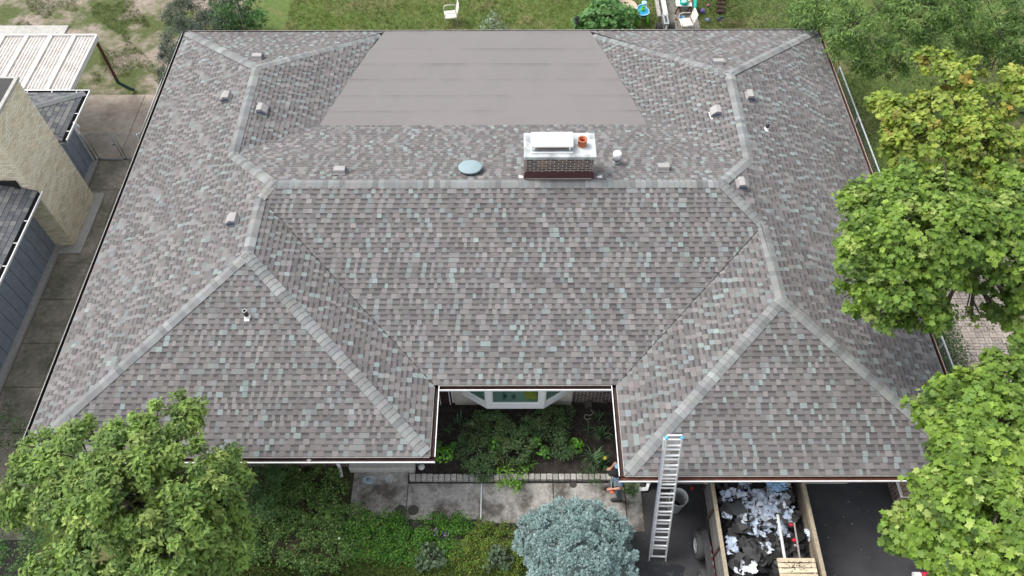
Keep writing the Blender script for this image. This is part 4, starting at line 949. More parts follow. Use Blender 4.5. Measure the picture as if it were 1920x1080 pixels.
TR = thing('dump_trailer', 'black utility trailer with tall plank sides, loaded with torn roofing, parked below the right gutter', 'trailer', (5.95, 5.2, 0), ws=True)
tx0, tx1, ty0, ty1, tz0, tz1 = 4.80, 7.0, 3.3, 7.15, .62, 1.42
WC = [(.20, .165, .12), (.24, .20, .145), (.17, .145, .11), (.28, .235, .17)]
GC = [(.13, .125, .12), (.17, .165, .155), (.11, .105, .10)]
for sx, x in ((-1, tx0), (1, tx1)):
    for q in range(5):
        b = MB(); z = tz0 + q * .155; b.b2(x - .02, x + .02, ty0, ty1 - random.random() * .1, z, z + .148, random.choice(GC if sx < 0 else WC)); b.build('side_plank', m_wood, TR, bevel=.004)
    b = MB(); b.b2(x - .045, x + .045, ty0, ty1, tz1 - .02, tz1 + .02, (.30, .25, .18)); b.build('top_rail', m_wood, TR, bevel=.005)
    for y in (3.6, 4.5, 5.4, 6.3, 7.05):
        b = MB(); b.b2(x + sx * .022 - .02, x + sx * .022 + .035 * sx, y - .03, y + .03, .5, tz1 - .02); b.build('stake', m_brown if sx < 0 else m_black, TR)
    b = MB(); b.b2(x + sx * .05, x + sx * .08, ty0, ty1, .5, .62); b.build('frame_rail', m_black, TR)
    tape = MB()
    for q in range(26):
        y = 3.4 + q * .1; tape.b2(x + sx * .082, x + sx * .085, y, y + .095, .56, .61, (.5, .03, .03) if q % 2 else (.7, .7, .7)); 
    # tape lies on the ledge above the frame rail
    tape2 = MB()
    for q in range(26):
        y = 3.4 + q * .09; tape2.b2(x + sx * .055, x + sx * .075, y, y + .085, .621, .624, (.5, .03, .03) if q % 2 else (.7, .7, .7))
    tape2.build('reflective_tape', m_paint, TR)
    b = MB(); V = []
    prof = [(5.95 + .02, .36), (5.93, .55), (5.83, .66), (5.6, .69), (4.3, .69), (4.0, .5), (4.0, .36)]
    for y, z in prof: V += [(x + sx * .09, y + .18, z), (x + sx * .25, y + .18, z)]
    b.mesh(V, [(2 * i, 2 * i + 1, 2 * i + 3, 2 * i + 2) for i in range(6)]); b.build('fender', mat('fender_black', (.035, .035, .037), .6, .3, 12), TR)
    for y in (5.75, 4.87):
        Mx = Matrix.Rotation(math.pi / 2, 3, 'Y'); cx = x + sx * .27
        b = MB(); b.lathe((cx, y, .34), [(.19, -.1), (.30, -.11), (.335, -.07), (.335, .07), (.30, .11), (.19, .1)], 32, M=Mx); wh = b.build('wheel', m_rub, TR, True)
        b = MB(); b.lathe((cx, y, .34), [(.19, -.09), (.17, -.03), (.06, -.05), (.05, -.1), (.001, -.1)], 24, M=Mx); b.lathe((cx, y, .34), [(.19, .09), (.17, .03), (.06, .05), (.05, .1), (.001, .1)], 24, M=Mx); b.build('rim', m_galv, wh, True)
b = MB(); b.b2(tx0, tx1, ty0, ty1, .5, .62); b.build('bed', m_black, TR)
for q in range(5):
    b = MB(); z = tz0 + q * .155; b.b2(tx0 + .03, tx1 - .03, ty1 - .04, ty1, z, z + .148, random.choice(GC)); b.build('front_plank', m_wood, TR)
b = MB(); b.lathe((tx0 - .1, 7.02, 1.32), [(.001, .1), (.08, .08), (.1, 0), (.06, -.12), (.001, -.14)], 9); b.build('rolled_strap', mat('pale_strap', (.3, .28, .25), .9, .3, 20), TR)
# load: heap of torn shingles, with loose pieces on it
def heapz(x, y): return 1.02 + .16 * math.sin(x * 2.1 + 1) * math.cos(y * 1.7) + .09 * math.sin(x * 5 + y * 3) - .25 * max(0, (x - 6.6)) - .1 * max(0, 5.0 - x)
b = MB(); nx, ny = 40, 70; V = []
for j in range(ny + 1):
    for i in range(nx + 1):
        x = tx0 + .03 + (tx1 - tx0 - .06) * i / nx; y = ty0 + .05 + (ty1 - ty0 - .1) * j / ny; V.append((x, y, heapz(x, y) - .03 + random.gauss(0, .025)))
b.mesh(V, [(j * (nx + 1) + i, j * (nx + 1) + i + 1, (j + 1) * (nx + 1) + i + 1, (j + 1) * (nx + 1) + i) for j in range(ny) for i in range(nx)])
o = b.build('roofing_debris', mat('debris_dark', (.012, .012, .013), .95, .5, 20)); tagt(o, 'mass of black torn roofing scraps filling the trailer bed', 'debris', kind='stuff')
m_scrap = mat('scrap', rough=.9, attr=True, noise=.2, scale=60, spec=.15)
def scrap(x, y, L_, W2, yaw, curl, col, nm, lab, cat, grp, jag=0., z_add=.0, nxx=10, crump=0.):
    V = []; ph = [random.uniform(0, 6.3) for _ in range(4)]; n1_, n2_ = (nxx if not crump else 18), (2 if not crump else 12); cy, sy = math.cos(yaw), math.sin(yaw)
    for i in range(n1_ + 1):
        for j in range(n2_ + 1):
            u = (i / n1_ - .5) * L_; v = (j / n2_ - .5) * W2 * (1 + (random.uniform(-jag, jag) if j in (0, n2_) else 0))
            if jag and i in (0, n1_): u += random.uniform(-jag, jag) * W2
            z = curl * (u / L_ * 2) ** 2 + (crump * (1.2 * math.sin(u * 21 + v * 9 + ph[0]) + math.sin(v * 27 - u * 12 + ph[1]) + .8 * math.sin(u * 47 + ph[2]) * math.sin(v * 41 + ph[3])) + random.gauss(0, crump * .25) if crump else 0); V.append((u * cy - v * sy, u * sy + v * cy, z))
    F = [(i * (n2_ + 1) + j, (i + 1) * (n2_ + 1) + j, (i + 1) * (n2_ + 1) + j + 1, i * (n2_ + 1) + j + 1) for i in range(n1_) for j in range(n2_)]
    b = MB(); b.mesh(V, F, col); me = b.data(nm, m_scrap); o = bpy.data.objects.new(nm, me); C.objects.link(o)
    o.location = (x, y, heapz(x, y) + .05 + z_add); o.rotation_euler = (random.uniform(-.4, .4), random.uniform(-.4, .4), 0)
    sm = o.modifiers.new('thick', 'SOLIDIFY'); sm.thickness = .008 if not crump else .003
    tagt(o, lab, cat, grp); return o
for i in range(170):
    x = random.uniform(tx0 + .25, tx1 - .25); y = random.uniform(4.4, 7.0); g_ = random.choice([.03, .045, .06, .075, .02])
    scrap(x, y, random.uniform(.12, .55), random.uniform(.08, .24), random.uniform(0, 6.3), random.choice([-.03, .03, .08, .14]), (g_, g_ * .98, g_ * .98), 'torn_shingle', 'torn dark asphalt shingle piece lying loose on the trailer load', 'shingle', 'torn shingles on the trailer load', .12, random.uniform(0, .06))
whites = [(1418, 945, 60, 22), (1385, 925, 34, 20), (1440, 960, 50, 24), (1460, 935, 44, 20), (1412, 985, 16, 34), (1428, 1000, 24, 12), (1398, 905, 30, 20), (1362, 930, 20, 24), (1362, 968, 20, 14), (1372, 1020, 20, 28), (1475, 905, 22, 14), (1405, 1060, 30, 26), (1440, 1022, 30, 16), (1480, 965, 22, 18), (1390, 968, 18, 10), (1518, 1000, 10, 22), (1385, 1072, 20, 10), (1465, 1000, 12, 24), (1450, 975, 40, 22), (1428, 925, 44, 22), (1470, 985, 26, 30)]
whites += [(1425, 945, 74, 34), (1408, 960, 48, 30), (1448, 962, 52, 30)]
whites += [(random.gauss(1430, 26), random.gauss(958, 24), random.uniform(8, 22), random.uniform(6, 16)) for _ in range(26)] + [(random.uniform(1360, 1500), random.uniform(905, 1060), random.uniform(5, 14), random.uniform(4, 9)) for _ in range(16)]
for (px_, py_, w_, h_) in whites:
    P = at(px_, py_, 1.2); s = 1 / 87.
    scrap(P.x, P.y, w_ * s, h_ * s, random.uniform(-.5, .5), random.uniform(-.02, .04), random.choice([(.52, .57, .65), (.42, .48, .58), (.62, .65, .70), (.33, .37, .43)]), 'underlayment_scrap', 'crumpled scrap of pale synthetic underlayment on the trailer load', 'underlayment', 'pale underlayment scraps on the trailer load', .16, .09, 12, .02)
P = at(1452, 918, 1.1); scrap(P.x, P.y + .05, .42, .34, .1, .03, (.22, .36, .52), 'blue_sheet', 'plain light blue plastic sheet at the gutter end of the trailer load', 'sheet', None, .15, .07, 12, .012)
P = at(1388, 918, 1.2); scrap(P.x, P.y, .14, .1, .1, .03, (.06, .07, .35), 'blue_wrapper', 'small dark blue wrapper at the back left of the trailer load', 'wrapper', None, .3, .11, 6, .02)
P = at(1380, 955, 1.25); scrap(P.x, P.y, .36, .34, .4, .02, (.055, .06, .062), 'felt_piece', 'large grey felt piece left of the white underlayment in the trailer', 'felt', None, .12, .14, 8)
for (a, c_, r_, lab) in (((1458, 965), (1472, 1050), .035, 'thicker pale cardboard tube lying lengthwise in the trailer'), ((1489, 980), (1500, 1048), .022, 'thinner weathered wooden pole at the right of the trailer load')):
    A = at(*a, 1.36); B_ = at(*c_, 1.36); b = MB(); b.tube([A, B_], r_, 10, (.52, .53, .52) if r_ > .03 else (.25, .22, .2)); o = b.build('tube' if r_ > .03 else 'pole', m_matte); tagt(o, lab, 'tube' if r_ > .03 else 'pole')
for px_, py_, lab in ((1483, 984, 'red tin by the end of the wooden pole in the trailer, nearer the gutter'), (1489, 1013, 'red tin beside the wooden pole in the trailer, nearer the pallet')):
    P = at(px_, py_, 1.33); b = MB(); b.lathe(P, [(.001, .04), (.035, .035), (.045, 0), (.001, 0)], 10, (.45, .01, .03)); o = b.build('red_tin', m_paint); tagt(o, lab, 'tin')
# pallet on the load
PT = thing('wooden_pallet', 'pale slatted wooden pallet lying on the near end of the trailer load', 'pallet', tuple(at(1492, 1066, 1.32)), ws=True)
Pc = at(1490, 1047, 1.36)
for q in range(7):
    b = MB(); b.box((Pc.x + .01, Pc.y - .05 - q * .115, 1.39), (.86, .095, .02), vary((.50, .42, .29), .1), Matrix.Rotation(random.gauss(0, .01), 3, 'Z')); b.build('slat', m_wood, PT, bevel=.003)
for dx in (-.38, 0, .38):
    b = MB(); b.box((Pc.x + dx + .01, Pc.y - .4, 1.33), (.05, .8, .09), (.4, .33, .22)); b.build('stringer', m_wood, PT)
b = MB()
for q in range(60):
    x, y = Pc.x + random.gauss(0, .16), Pc.y - .08 - abs(random.gauss(0, .1)); s = random.uniform(.01, .03); b.box((x, y, 1.405), (s, s * .7, .008), (.05, .035, .025), Matrix.Rotation(random.random() * 3, 3, 'Z'))
b.build('granule_dirt', m_matte, PT, kind='stuff')
# roll with red white and blue wrap at the bottom right
b = MB(); P0 = at(1712, 1077, .1); dx = .22
cols = [(.75, .75, .75), (.5, .02, .06), (.5, .02, .06), (.06, .08, .4), (.06, .08, .4), (.4, .55, .7)]
for q, c_ in enumerate(cols): b.tube([(P0.x + q * dx * .75, P0.y - .02, .1), (P0.x + (q + 1) * dx * .75, P0.y - .02, .1)], .075, 14, c_)
o = b.build('wrapped_roll', m_paint); tagt(o, 'roll wrapped in white, red and blue paper on the driveway under the maple', 'roll')

# ------------------------------------------------------------------ person
def skin_body(name, verts, edges, radii, m, parent=None, sub=1, extra=None):
    me = bpy.data.meshes.new(name + '_src'); me.from_pydata(verts, edges, []); o = bpy.data.objects.new('tmp', me); C.objects.link(o)
    sk = o.modifiers.new('s', 'SKIN'); su = o.modifiers.new('u', 'SUBSURF'); su.levels = sub; su.render_levels = sub
    for i, r in enumerate(radii): sv = me.skin_vertices[0].data[i]; sv.radius = r if isinstance(r, tuple) else (r, r)
    me.skin_vertices[0].data[0].use_root = True
    bpy.context.view_layer.update(); dg = bpy.context.evaluated_depsgraph_get(); nm = bpy.data.meshes.new_from_object(o.evaluated_get(dg))
    bpy.data.objects.remove(o); nm.name = name; nm.materials.clear(); nm.materials.append(m); nm.polygons.foreach_set('use_smooth', [True] * len(nm.polygons))
    r = bpy.data.objects.new(name, nm); C.objects.link(r)
    if parent: adopt(r, parent)
    return r
PE = thing('person', 'person in black cap, light blue t-shirt and grey blue trousers beside the mulch bed', 'person', (2.6, 7.15, .03), rotz=math.pi / 2)
# local frame: +y forward (faces -x in the scene after the turn), x to the person's right
def S_(v): return [Vector(p) for p in v]
m_skin = mat('skin', (.42, .22, .15), .55, .06, 20); m_shirt = mat('blue_shirt', (.17, .27, .38), .85, .15, 14, bump=.2); m_trou = mat('denim', (.10, .145, .165), .85, .2, 14, bump=.2); m_hat = mat('black_cap', (.012, .012, .013), .85)
j = {'pel': (0, -.02, .95), 'bel': (-.01, .01, 1.1), 'che': (-.02, .05, 1.3), 'nek': (-.04, .10, 1.47), 'hd0': (-.07, .13, 1.56), 'hd1': (-.09, .16, 1.66),
     'shR': (.16, .05, 1.40), 'elR': (.36, .07, 1.2), 'wrR': (.33, .14, 1.0), 'paR': (.31, .17, .94),
     'shL': (-.19, .03, 1.40), 'elL': (-.27, -.02, 1.15), 'wrL': (-.25, .16, 1.04), 'paL': (-.24, .22, 1.01),
     'hpR': (.09, -.02, .90), 'knR': (.13, .10, .50), 'anR': (.14, .07, .10), 'hpL': (-.09, -.02, .90), 'knL': (-.14, -.03, .48), 'anL': (-.16, -.12, .12)}
K = list(j); E_ = [('pel', 'bel'), ('bel', 'che'), ('che', 'nek'), ('nek', 'hd0'), ('hd0', 'hd1'), ('che', 'shR'), ('shR', 'elR'), ('elR', 'wrR'), ('wrR', 'paR'), ('che', 'shL'), ('shL', 'elL'), ('elL', 'wrL'), ('wrL', 'paL'),
                  ('pel', 'hpR'), ('hpR', 'knR'), ('knR', 'anR'), ('pel', 'hpL'), ('hpL', 'knL'), ('knL', 'anL')]
rad = {'pel': (.13, .10), 'bel': (.12, .09), 'che': (.15, .10), 'nek': .055, 'hd0': (.075, .085), 'hd1': (.078, .092), 'shR': .06, 'elR': .042, 'wrR': .028, 'paR': (.036, .02), 'shL': .06, 'elL': .042, 'wrL': .028, 'paL': (.036, .02), 'hpR': .085, 'knR': .058, 'anR': .04, 'hpL': .085, 'knL': .058, 'anL': .04}
verts = [j[k] for k in K]; edges = [(K.index(a), K.index(b_)) for a, b_ in E_]; rr = [rad[k] for k in K]
for sd_, pa in ((1, 'paR'), (-1, 'paL')):
    base = Vector(j[pa])
    for f in range(4):
        o0 = base + Vector(((f - 1.5) * .02, .03, 0)); L_ = [.085, .095, .09, .07][f]; i0 = len(verts)
        verts += [tuple(o0), tuple(o0 + Vector((0, L_ * .45, -.015))), tuple(o0 + Vector((0, L_ * .75, -.045)))]; rr += [.0095, .009, .007]; edges += [(K.index(pa), i0), (i0, i0 + 1), (i0 + 1, i0 + 2)]
    i0 = len(verts); o0 = base + Vector((-sd_ * .035, -.02, -.005)); verts += [tuple(o0), tuple(o0 + Vector((-sd_ * .02, .045, -.015)))]; rr += [.0105, .008]; edges += [(K.index(pa), i0), (i0, i0 + 1)]
body = skin_body('body', verts, edges, rr, m_skin, PE, 2)
def part(name, ks, es, scale, m, over=None):
    vs = [over.get(k, j[k]) if over else j[k] for k in ks]; r_ = []
    for k in ks:
        r = rad[k]; r = r if isinstance(r, tuple) else (r, r); s = scale.get(k, 1.15); r_.append((r[0] * s, r[1] * s))
    return skin_body(name, vs, [(ks.index(a), ks.index(b_)) for a, b_ in es], r_, m, PE, 2)
mR = tuple(Vector(j['shR']).lerp(Vector(j['elR']), .62)); mL = tuple(Vector(j['shL']).lerp(Vector(j['elL']), .62))
j['mR'] = mR; j['mL'] = mL; rad['mR'] = .058; rad['mL'] = .058; j['nk2'] = (0, .09, 1.42); rad['nk2'] = .08
part('t_shirt', ['che', 'bel', 'pel', 'nk2', 'shR', 'mR', 'shL', 'mL'], [('pel', 'bel'), ('bel', 'che'), ('che', 'nk2'), ('che', 'shR'), ('shR', 'mR'), ('che', 'shL'), ('shL', 'mL')], {'pel': 1.12, 'bel': 1.18, 'che': 1.1, 'nk2': 1.}, m_shirt)
part('trousers', ['pel', 'hpR', 'knR', 'anR', 'hpL', 'knL', 'anL'], [('pel', 'hpR'), ('hpR', 'knR'), ('knR', 'anR'), ('pel', 'hpL'), ('hpL', 'knL'), ('knL', 'anL')], {'pel': 1.06, 'knR': 1.3, 'knL': 1.3, 'anR': 1.5, 'anL': 1.5}, m_trou)
for (x, y, z, pt) in ((.14, .11, .045, 0), (-.16, -.06, .06, .25)):
    b = MB(); R = Matrix.Rotation(-pt, 3, 'X'); pr = [(-.10, .03), (-.09, .045), (-.02, .05), (.08, .05), (.15, .042), (.175, .02)]
    V = []; n = 10
    for yy, w_ in pr:
        for q in range(n): a = 2 * math.pi * q / n; hh = .05 if yy < .03 else .035; V.append(tuple(R @ Vector((w_ * math.cos(a), yy, max(-.04, hh * math.sin(a)))) + Vector((x, y, z))))
    F = [(i * n + q, i * n + (q + 1) % n, (i + 1) * n + (q + 1) % n, (i + 1) * n + q) for i in range(5) for q in range(n)] + [tuple(range(n))[::-1], tuple(5 * n + q for q in range(n))]
    b.mesh(V, F); b.build('shoe', m_black, PE, True)
b = MB(); b.lathe((-.09, .165, 1.66), [(.104, .0), (.106, .04), (.09, .09), (.05, .12), (.001, .13)], 22, sy=1.12); b.build('cap', m_hat, PE, True)
b = MB(); V = [(-.09 + .085 * math.cos(a), .165 + .1 + .07 * math.sin(a), 1.655 - .01 * math.sin(a)) for a in [k * math.pi / 8 for k in range(9)]]; b.face(V); o = b.build('cap_brim', m_hat, PE); sm = o.modifiers.new('t', 'SOLIDIFY'); sm.thickness = .008
b = MB(); b.lathe((-.09, .262, 1.60), [(.001, -.02), (.013, -.012), (.01, .01), (.001, .03)], 8); b.build('nose', m_skin, PE, True)
for s in (-1, 1):
    b = MB(); b.lathe((-.09 + s * .03, .252, 1.62), [(.001, -.006), (.008, 0), (.001, .006)], 8); b.build('eye', m_black, PE, True)
    b = MB(); b.lathe((-.09 + s * .082, .165, 1.61), [(.001, -.03), (.012, -.01), (.016, .015), (.001, .03)], 8, sx=.6); b.build('ear', m_skin, PE, True)
b = MB(); b.box((-.09, .258, 1.565), (.04, .006, .007)); b.build('mouth', mat('lips', (.25, .08, .07), .6), PE)
b = MB(); b.lathe((-.08, .13, 1.60), [(.082, -.05), (.09, 0), (.09, .05)], 18, sy=.9); b.build('hair', mat('dark_hair', (.02, .014, .01), .8), PE, True)
# the tool (held, so a thing of its own)
TL = thing('grabber_tool', 'orange handled tool with a thin grey shaft held by the person in blue', 'tool', (2.18, 6.95, .95), ws=True)
b = MB(); P = at(1147, 922, 1.0); b.box(P, (.07, .10, .05), (.75, .10, .03), Matrix.Rotation(.4, 3, 'Z')); b.box(P + Vector((.0, .06, .0)), (.03, .08, .03), (.75, .10, .03)); b.build('handle', m_paint, TL, bevel=.01)
b = MB(); b.tube([P + Vector((0, .02, 0)), P + Vector((.03, .5, -.1))], .008, 6); b.build('shaft', m_galv, TL, True)

# ------------------------------------------------------------------ back yard things
def chair(loc, rot, lab):
    T = thing('garden_chair', lab, 'chair', loc, rot); mw = mat('cream_plastic', (.62, .6, .53), .5, .06, 12)
    for sx in (-1, 1):
        b = MB(); b.tube([(sx * .26, .24, 0), (sx * .26, .24, .42), (sx * .265, .22, .62), (sx * .265, .1, .66), (sx * .265, -.22, .64)], .017, 7); b.build('arm', mw, T, True)
        b = MB(); b.tube([(sx * .26, -.26, 0), (sx * .25, -.22, .42), (sx * .24, -.34, .86)], .017, 7); b.build('rear_leg', mw, T, True)
        b = MB(); b.tube([(sx * .24, .24, .40), (sx * .25, -.22, .39)], .015, 6); b.build('seat_rail', mw, T, True)
    for q in range(8):
        b = MB(); b.box((0, .21 - q * .058, .415), (.48, .05, .012)); b.build('seat_slat', mw, T)
    for q in range(7):
        z = .5 + q * .055; b = MB(); b.box((0, -.235 - (z - .42) * .27, z), (.46, .012, .045), (.5, .5, .5), Matrix.Rotation(.26, 3, 'X')); b.build('back_slat', mw, T)
    b = MB(); b.tube([(-.24, -.34, .86), (.24, -.34, .86)], .02, 7); b.build('top_rail', mw, T, True); return T
chair((-2.5, 26.9, 0), math.radians(98), 'cream slatted garden chair standing alone on the back lawn')
chair((6.9, 26.35, 0), math.radians(98), 'cream slatted garden chair beside the play table')
# water play table
WT = thing('water_table', 'blue childrens water table with bright green legs on the back lawn', 'toy', (5.22, 26.95, 0), ws=True)
mbl = mat('toy_blue', (.01, .16, .42), .35); mlg = mat('toy_green', (.13, .5, .02), .4)
def blob(r1, r2, z, n=40):
    out = []
    for k in range(n):
        a = 2 * math.pi * k / n; r = r1 * (1 + .25 * max(0, -math.sin(a)) - .18 * abs(math.cos(a)) * (math.sin(a) > .3)); out.append((5.22 + r * math.cos(a) * .95, 27.0 + r2 * math.sin(a) * 1.35, z))
    return out
b = MB(); R0, R1, R2, R3 = blob(.21, .21, .36), blob(.27, .27, .52), blob(.25, .25, .52), blob(.22, .22, .42)
n = 40; V = R0 + R1 + R2 + R3; b.mesh(V, [(r * n + k, r * n + (k + 1) % n, (r + 1) * n + (k + 1) % n, (r + 1) * n + k) for r in range(3) for k in range(n)] + [tuple(range(n))[::-1], tuple(range(3 * n, 4 * n))]); b.build('basin', mbl, WT, True)
b = MB(); V = blob(.272, .272, .523) + blob(.248, .248, .523); b.mesh(V, [(k, (k + 1) % n, n + (k + 1) % n, n + k) for k in range(n)]); b.build('basin_rim', mat('pale_blue', (.35, .6, .75), .4), WT)
b = MB(); b.mesh(blob(.235, .235, .47), [tuple(range(n))]); b.build('water', mat('toy_water', (.02, .25, .42), .08), WT)
for sx, sy in ((-1, -1), (1, -1), (-1, 1), (1, 1)):
    b = MB(); b.tube([(5.22 + sx * .17, 26.95 + sy * .17, .42), (5.22 + sx * .24, 26.92 + sy * .24, 0)], [.05, .06], 8); b.build('leg', mlg, WT, True)
b = MB(); b.lathe((5.24, 27.05, .47), [(.08, 0), (.09, .05), (.05, .12), (.02, .2)], 14); b.box((5.24, 27.05, .62), (.12, .06, .05)); b.build('water_wheel', mlg, WT, bevel=.01)
b = MB(); b.lathe((5.32, 27.38, .5), [(.1, 0), (.11, .1), (.09, .12), (.001, .1)], 16); b.build('tower', mat('pale_blue', (.35, .6, .75), .4), WT, True)
b = MB(); b.lathe((4.62, 27.75, .0), [(.45, 0), (.5, .16), (.52, .17), (.49, .18), (.42, .06), (.001, .05)], 30); o = b.build('sandbox', mat('tan_plastic', (.42, .34, .25), .6, .1, 10), None, True); tagt(o, 'round tan sandbox at the top edge of the back lawn', 'sandbox')
# deck pad, beam and wheels
b = MB(); b.b2(6.0, 7.55, 26.0, 29.2, 0, .05); o = b.build('timber_pad', mat('grey_timber_pad', (.20, .185, .17), .9, .3, 9, bump=.3)); tagt(o, 'grey timber pad under the play table and garden chair', 'pad')
BM = thing('beam_cart', 'pale beam ending in a bracket between two ribbed black wheels', 'cart', (6.05, 26.3, 0), ws=True)
b = MB(); b.b2(6.08, 6.24, 26.75, 29.4, .32, .44); b.build('beam', mat('cream_paint', (.62, .59, .54), .6, .1, 8), BM, bevel=.008)
b = MB(); b.b2(5.86, 6.0, 26.9, 29.4, .2, .3); b.build('side_beam', mat('grey_timber', (.3, .28, .26), .9, .3, 9), BM)
b = MB(); b.b2(6.0, 6.05, 26.2, 26.85, .3, .5); b.b2(6.15, 6.2, 26.2, 26.85, .3, .5); b.b2(6.0, 6.2, 26.12, 26.2, .3, .5); b.build('bracket', m_galv, BM, bevel=.006)
b = MB(); b.tube([(6.1, 26.15, .42), (6.1, 25.9, .1)], .04, 8); b.build('stem', m_galv, BM)
for x in (5.86, 6.34):
    b = MB(); pr = [(.09, -.11), (.2, -.11)]
    for q in range(6): pr += [(.22, -.1 + q * .036), (.19, -.085 + q * .036)]
    pr += [(.2, .11), (.09, .11)]
    b.lathe((x, 26.25, .21), pr, 26, M=Matrix.Rotation(math.pi / 2, 3, 'Y')); b.build('ribbed_wheel', m_rub, BM)
# play table with teal seats
PT2 = thing('play_table', 'small teal and white activity table on brown crossed legs', 'toy', (6.95, 27.6, 0), ws=True)
b = MB(); b.b2(6.62, 7.25, 27.25, 28.6, .48, .52); b.build('table_top', mat('cream_paint', (.62, .59, .54), .6, .1, 8), PT2, bevel=.01)
teal = mat('teal_plastic', (.01, .30, .25), .4)
for (x, y, r) in ((6.93, 27.42, .17), (6.9, 27.82, .17)):
    b = MB(); b.lathe((x, y, .52), [(r, 0), (r * 1.05, .1), (r * .9, .12)], 22); b.build('tray', teal, PT2, True)
    b = MB(); b.lathe((x, y, .62), [(.12, .0), (.11, .03), (.001, .035)], 20); b.build('lid', mat('mint', (.3, .62, .52), .5), PT2, True)
b = MB(); b.lathe((7.12, 27.6, .53), [(.11, 0), (.12, .05), (.1, .06), (.001, .04)], 20); b.build('bowl', mat('sand_yellow', (.65, .45, .2), .6), PT2, True)
b = MB(); b.box((7.42, 27.55, .4), (.12, .7, .22), (.5, .5, .5), Matrix.Rotation(-.15, 3, 'Z')); b.build('bench', teal, PT2, bevel=.03)
b = MB(); b.box((6.62, 27.9, .5), (.1, .5, .1)); b.build('tray_side', teal, PT2, bevel=.02)
for x in (6.75, 7.2):
    for s in (-1, 1):
        b = MB(); b.tube([(x, 27.4 + .05 * s, .5), (x + .12 * s, 27.3 - .1 * s, 0)], .03, 5); b.build('leg', mat('redwood', (.14, .05, .03), .8, .3, 12), PT2)
b = MB(); b.b2(6.6, 7.4, 26.98, 27.1, .04, .1); b.build('foot_board', mat('redwood2', (.2, .12, .08), .8, .3, 12), PT2)
for (px_, py_, r, c_, lab, nm) in ((1317, 21, .11, (.12, .06, .28), 'purple ball on the weeds right of the play table', 'ball'), (1328, 10, .06, (.6, .1, .35), 'small pink ball further up the weeds than the purple one', 'ball')):
    P = at(px_, py_, r); b = MB(); b.lathe((P.x, P.y, r), [(r * math.sin(a) + .0005, -r * math.cos(a)) for a in [k * math.pi / 12 for k in range(13)]], 20, c_); o = b.build(nm, m_paint, None, True); tagt(o, lab, 'ball')
P = at(1278, 36, .15); b = MB(); b.lathe((P.x, P.y, .05), [(.07, 0), (.1, .2), (.11, .2), (.1, .19), (.06, .02), (.001, .02)], 18, (.12, .25, .42)); o = b.build('blue_bucket', m_paint, None, True); tagt(o, 'small blue bucket behind the right garden chair', 'bucket')
for px_, py_, lab in ((1327, 38, 'faded blue square tray lying in the weeds'), (1350, 36, 'dark blue broken toy in the weeds left of the dry twigs')):
    P = at(px_, py_, .05); b = MB()
    if px_ == 1327: b.box((P.x, P.y, .06), (.2, .2, .05), (.10, .13, .22), Matrix.Rotation(.2, 3, 'Z')); b.box((P.x, P.y, .09), (.14, .14, .02), (.16, .2, .3), Matrix.Rotation(.2, 3, 'Z'))
    else:
        b.tube([(P.x - .14, P.y - .1, .03), (P.x, P.y + .05, .1), (P.x + .15, P.y + .1, .05)], .04, 7, (.03, .05, .09)); b.tube([(P.x - .1, P.y + .1, .03), (P.x + .1, P.y - .1, .06)], .03, 7, (.03, .05, .09))
    o = b.build('tray' if px_ == 1327 else 'broken_toy', m_paint, bevel=.006); tagt(o, lab, 'toy')
LG = thing('log_steps', 'row of short dark brown logs laid in the weeds near the back', 'logs', (8.3, 28.3, 0), ws=True)
for q in range(5):
    P = at(1350 + q * .8, 22 - q * 7.5, .08); b = MB(); b.tube([(P.x - .17, P.y + random.gauss(0, .01), .08), (P.x + .17, P.y, .08)], [.085, .09], 10); b.build('log', mat('dark_log', (.055, .03, .025), .9, .4, 12, bump=.5), LG, bevel=.01)
GL = thing('garden_lantern', 'black garden lantern on a short post at the edge of the leafy bush', 'lantern', (2.6, 26.2, 0), ws=True)
P = at(1081, 36, .9); x, y = P.x, P.y
b = MB(); b.tube([(x, y, 0), (x, y, .72)], .028, 8); b.build('post', m_black, GL)
b = MB(); b.lathe((x, y, .72), [(.05, 0), (.09, .03), (.1, .2), (.09, .22)], 6); b.build('lamp_glass', mat('smoky_glass', (.12, .13, .14), .2), GL)
b = MB(); b.lathe((x, y, .93), [(.12, 0), (.11, .04), (.04, .1), (.001, .13)], 6); b.build('lantern_roof', m_black, GL)
# small things near the front
b = MB(); P = at(790, 875, .1); b.lathe((P.x, P.y, .03), [(.001, .0), (.085, .0), (.088, .06), (.085, .07), (.02, .072), (.001, .08)], 26, (.6, .62, .6)); o = b.build('round_lid', m_paint, None, True); tagt(o, 'round white lid on the mulch beside the stone edging corner', 'lid')
b = MB(); P = at(1103, 760, .1); b.box((P.x, P.y, .12), (.18, .16, .18), (.10, .085, .08), Matrix.Rotation(.2, 3, 'Z')); b.box((P.x - .03, P.y - .1, .1), (.02, .02, .22), (.02, .02, .02), Matrix.Rotation(.4, 3, 'Y')); o = b.build('stone_block', m_matte, bevel=.015); tagt(o, 'rough brown stone block against the brick wall right of the bay window', 'stone')
b = MB(); P = at(1135, 752, .1); b.box((P.x, P.y, .1), (.13, .12, .15), (.09, .075, .07), Matrix.Rotation(-.2, 3, 'Z')); o = b.build('stone_block', m_matte, bevel=.015); tagt(o, 'smaller brown stone block in the right corner of the courtyard', 'stone')
b = MB(); pts = [at(*q, .06) for q in ((1108, 768), (1113, 775), (1106, 779), (1098, 777), (1095, 783), (1100, 787), (1108, 784))]; b.tube(pts, .012, 7, (.4, .38, .34)); o = b.build('coiled_hose', m_matte, None, True); tagt(o, 'short loop of pale hose on the mulch below the brown stones', 'hose')

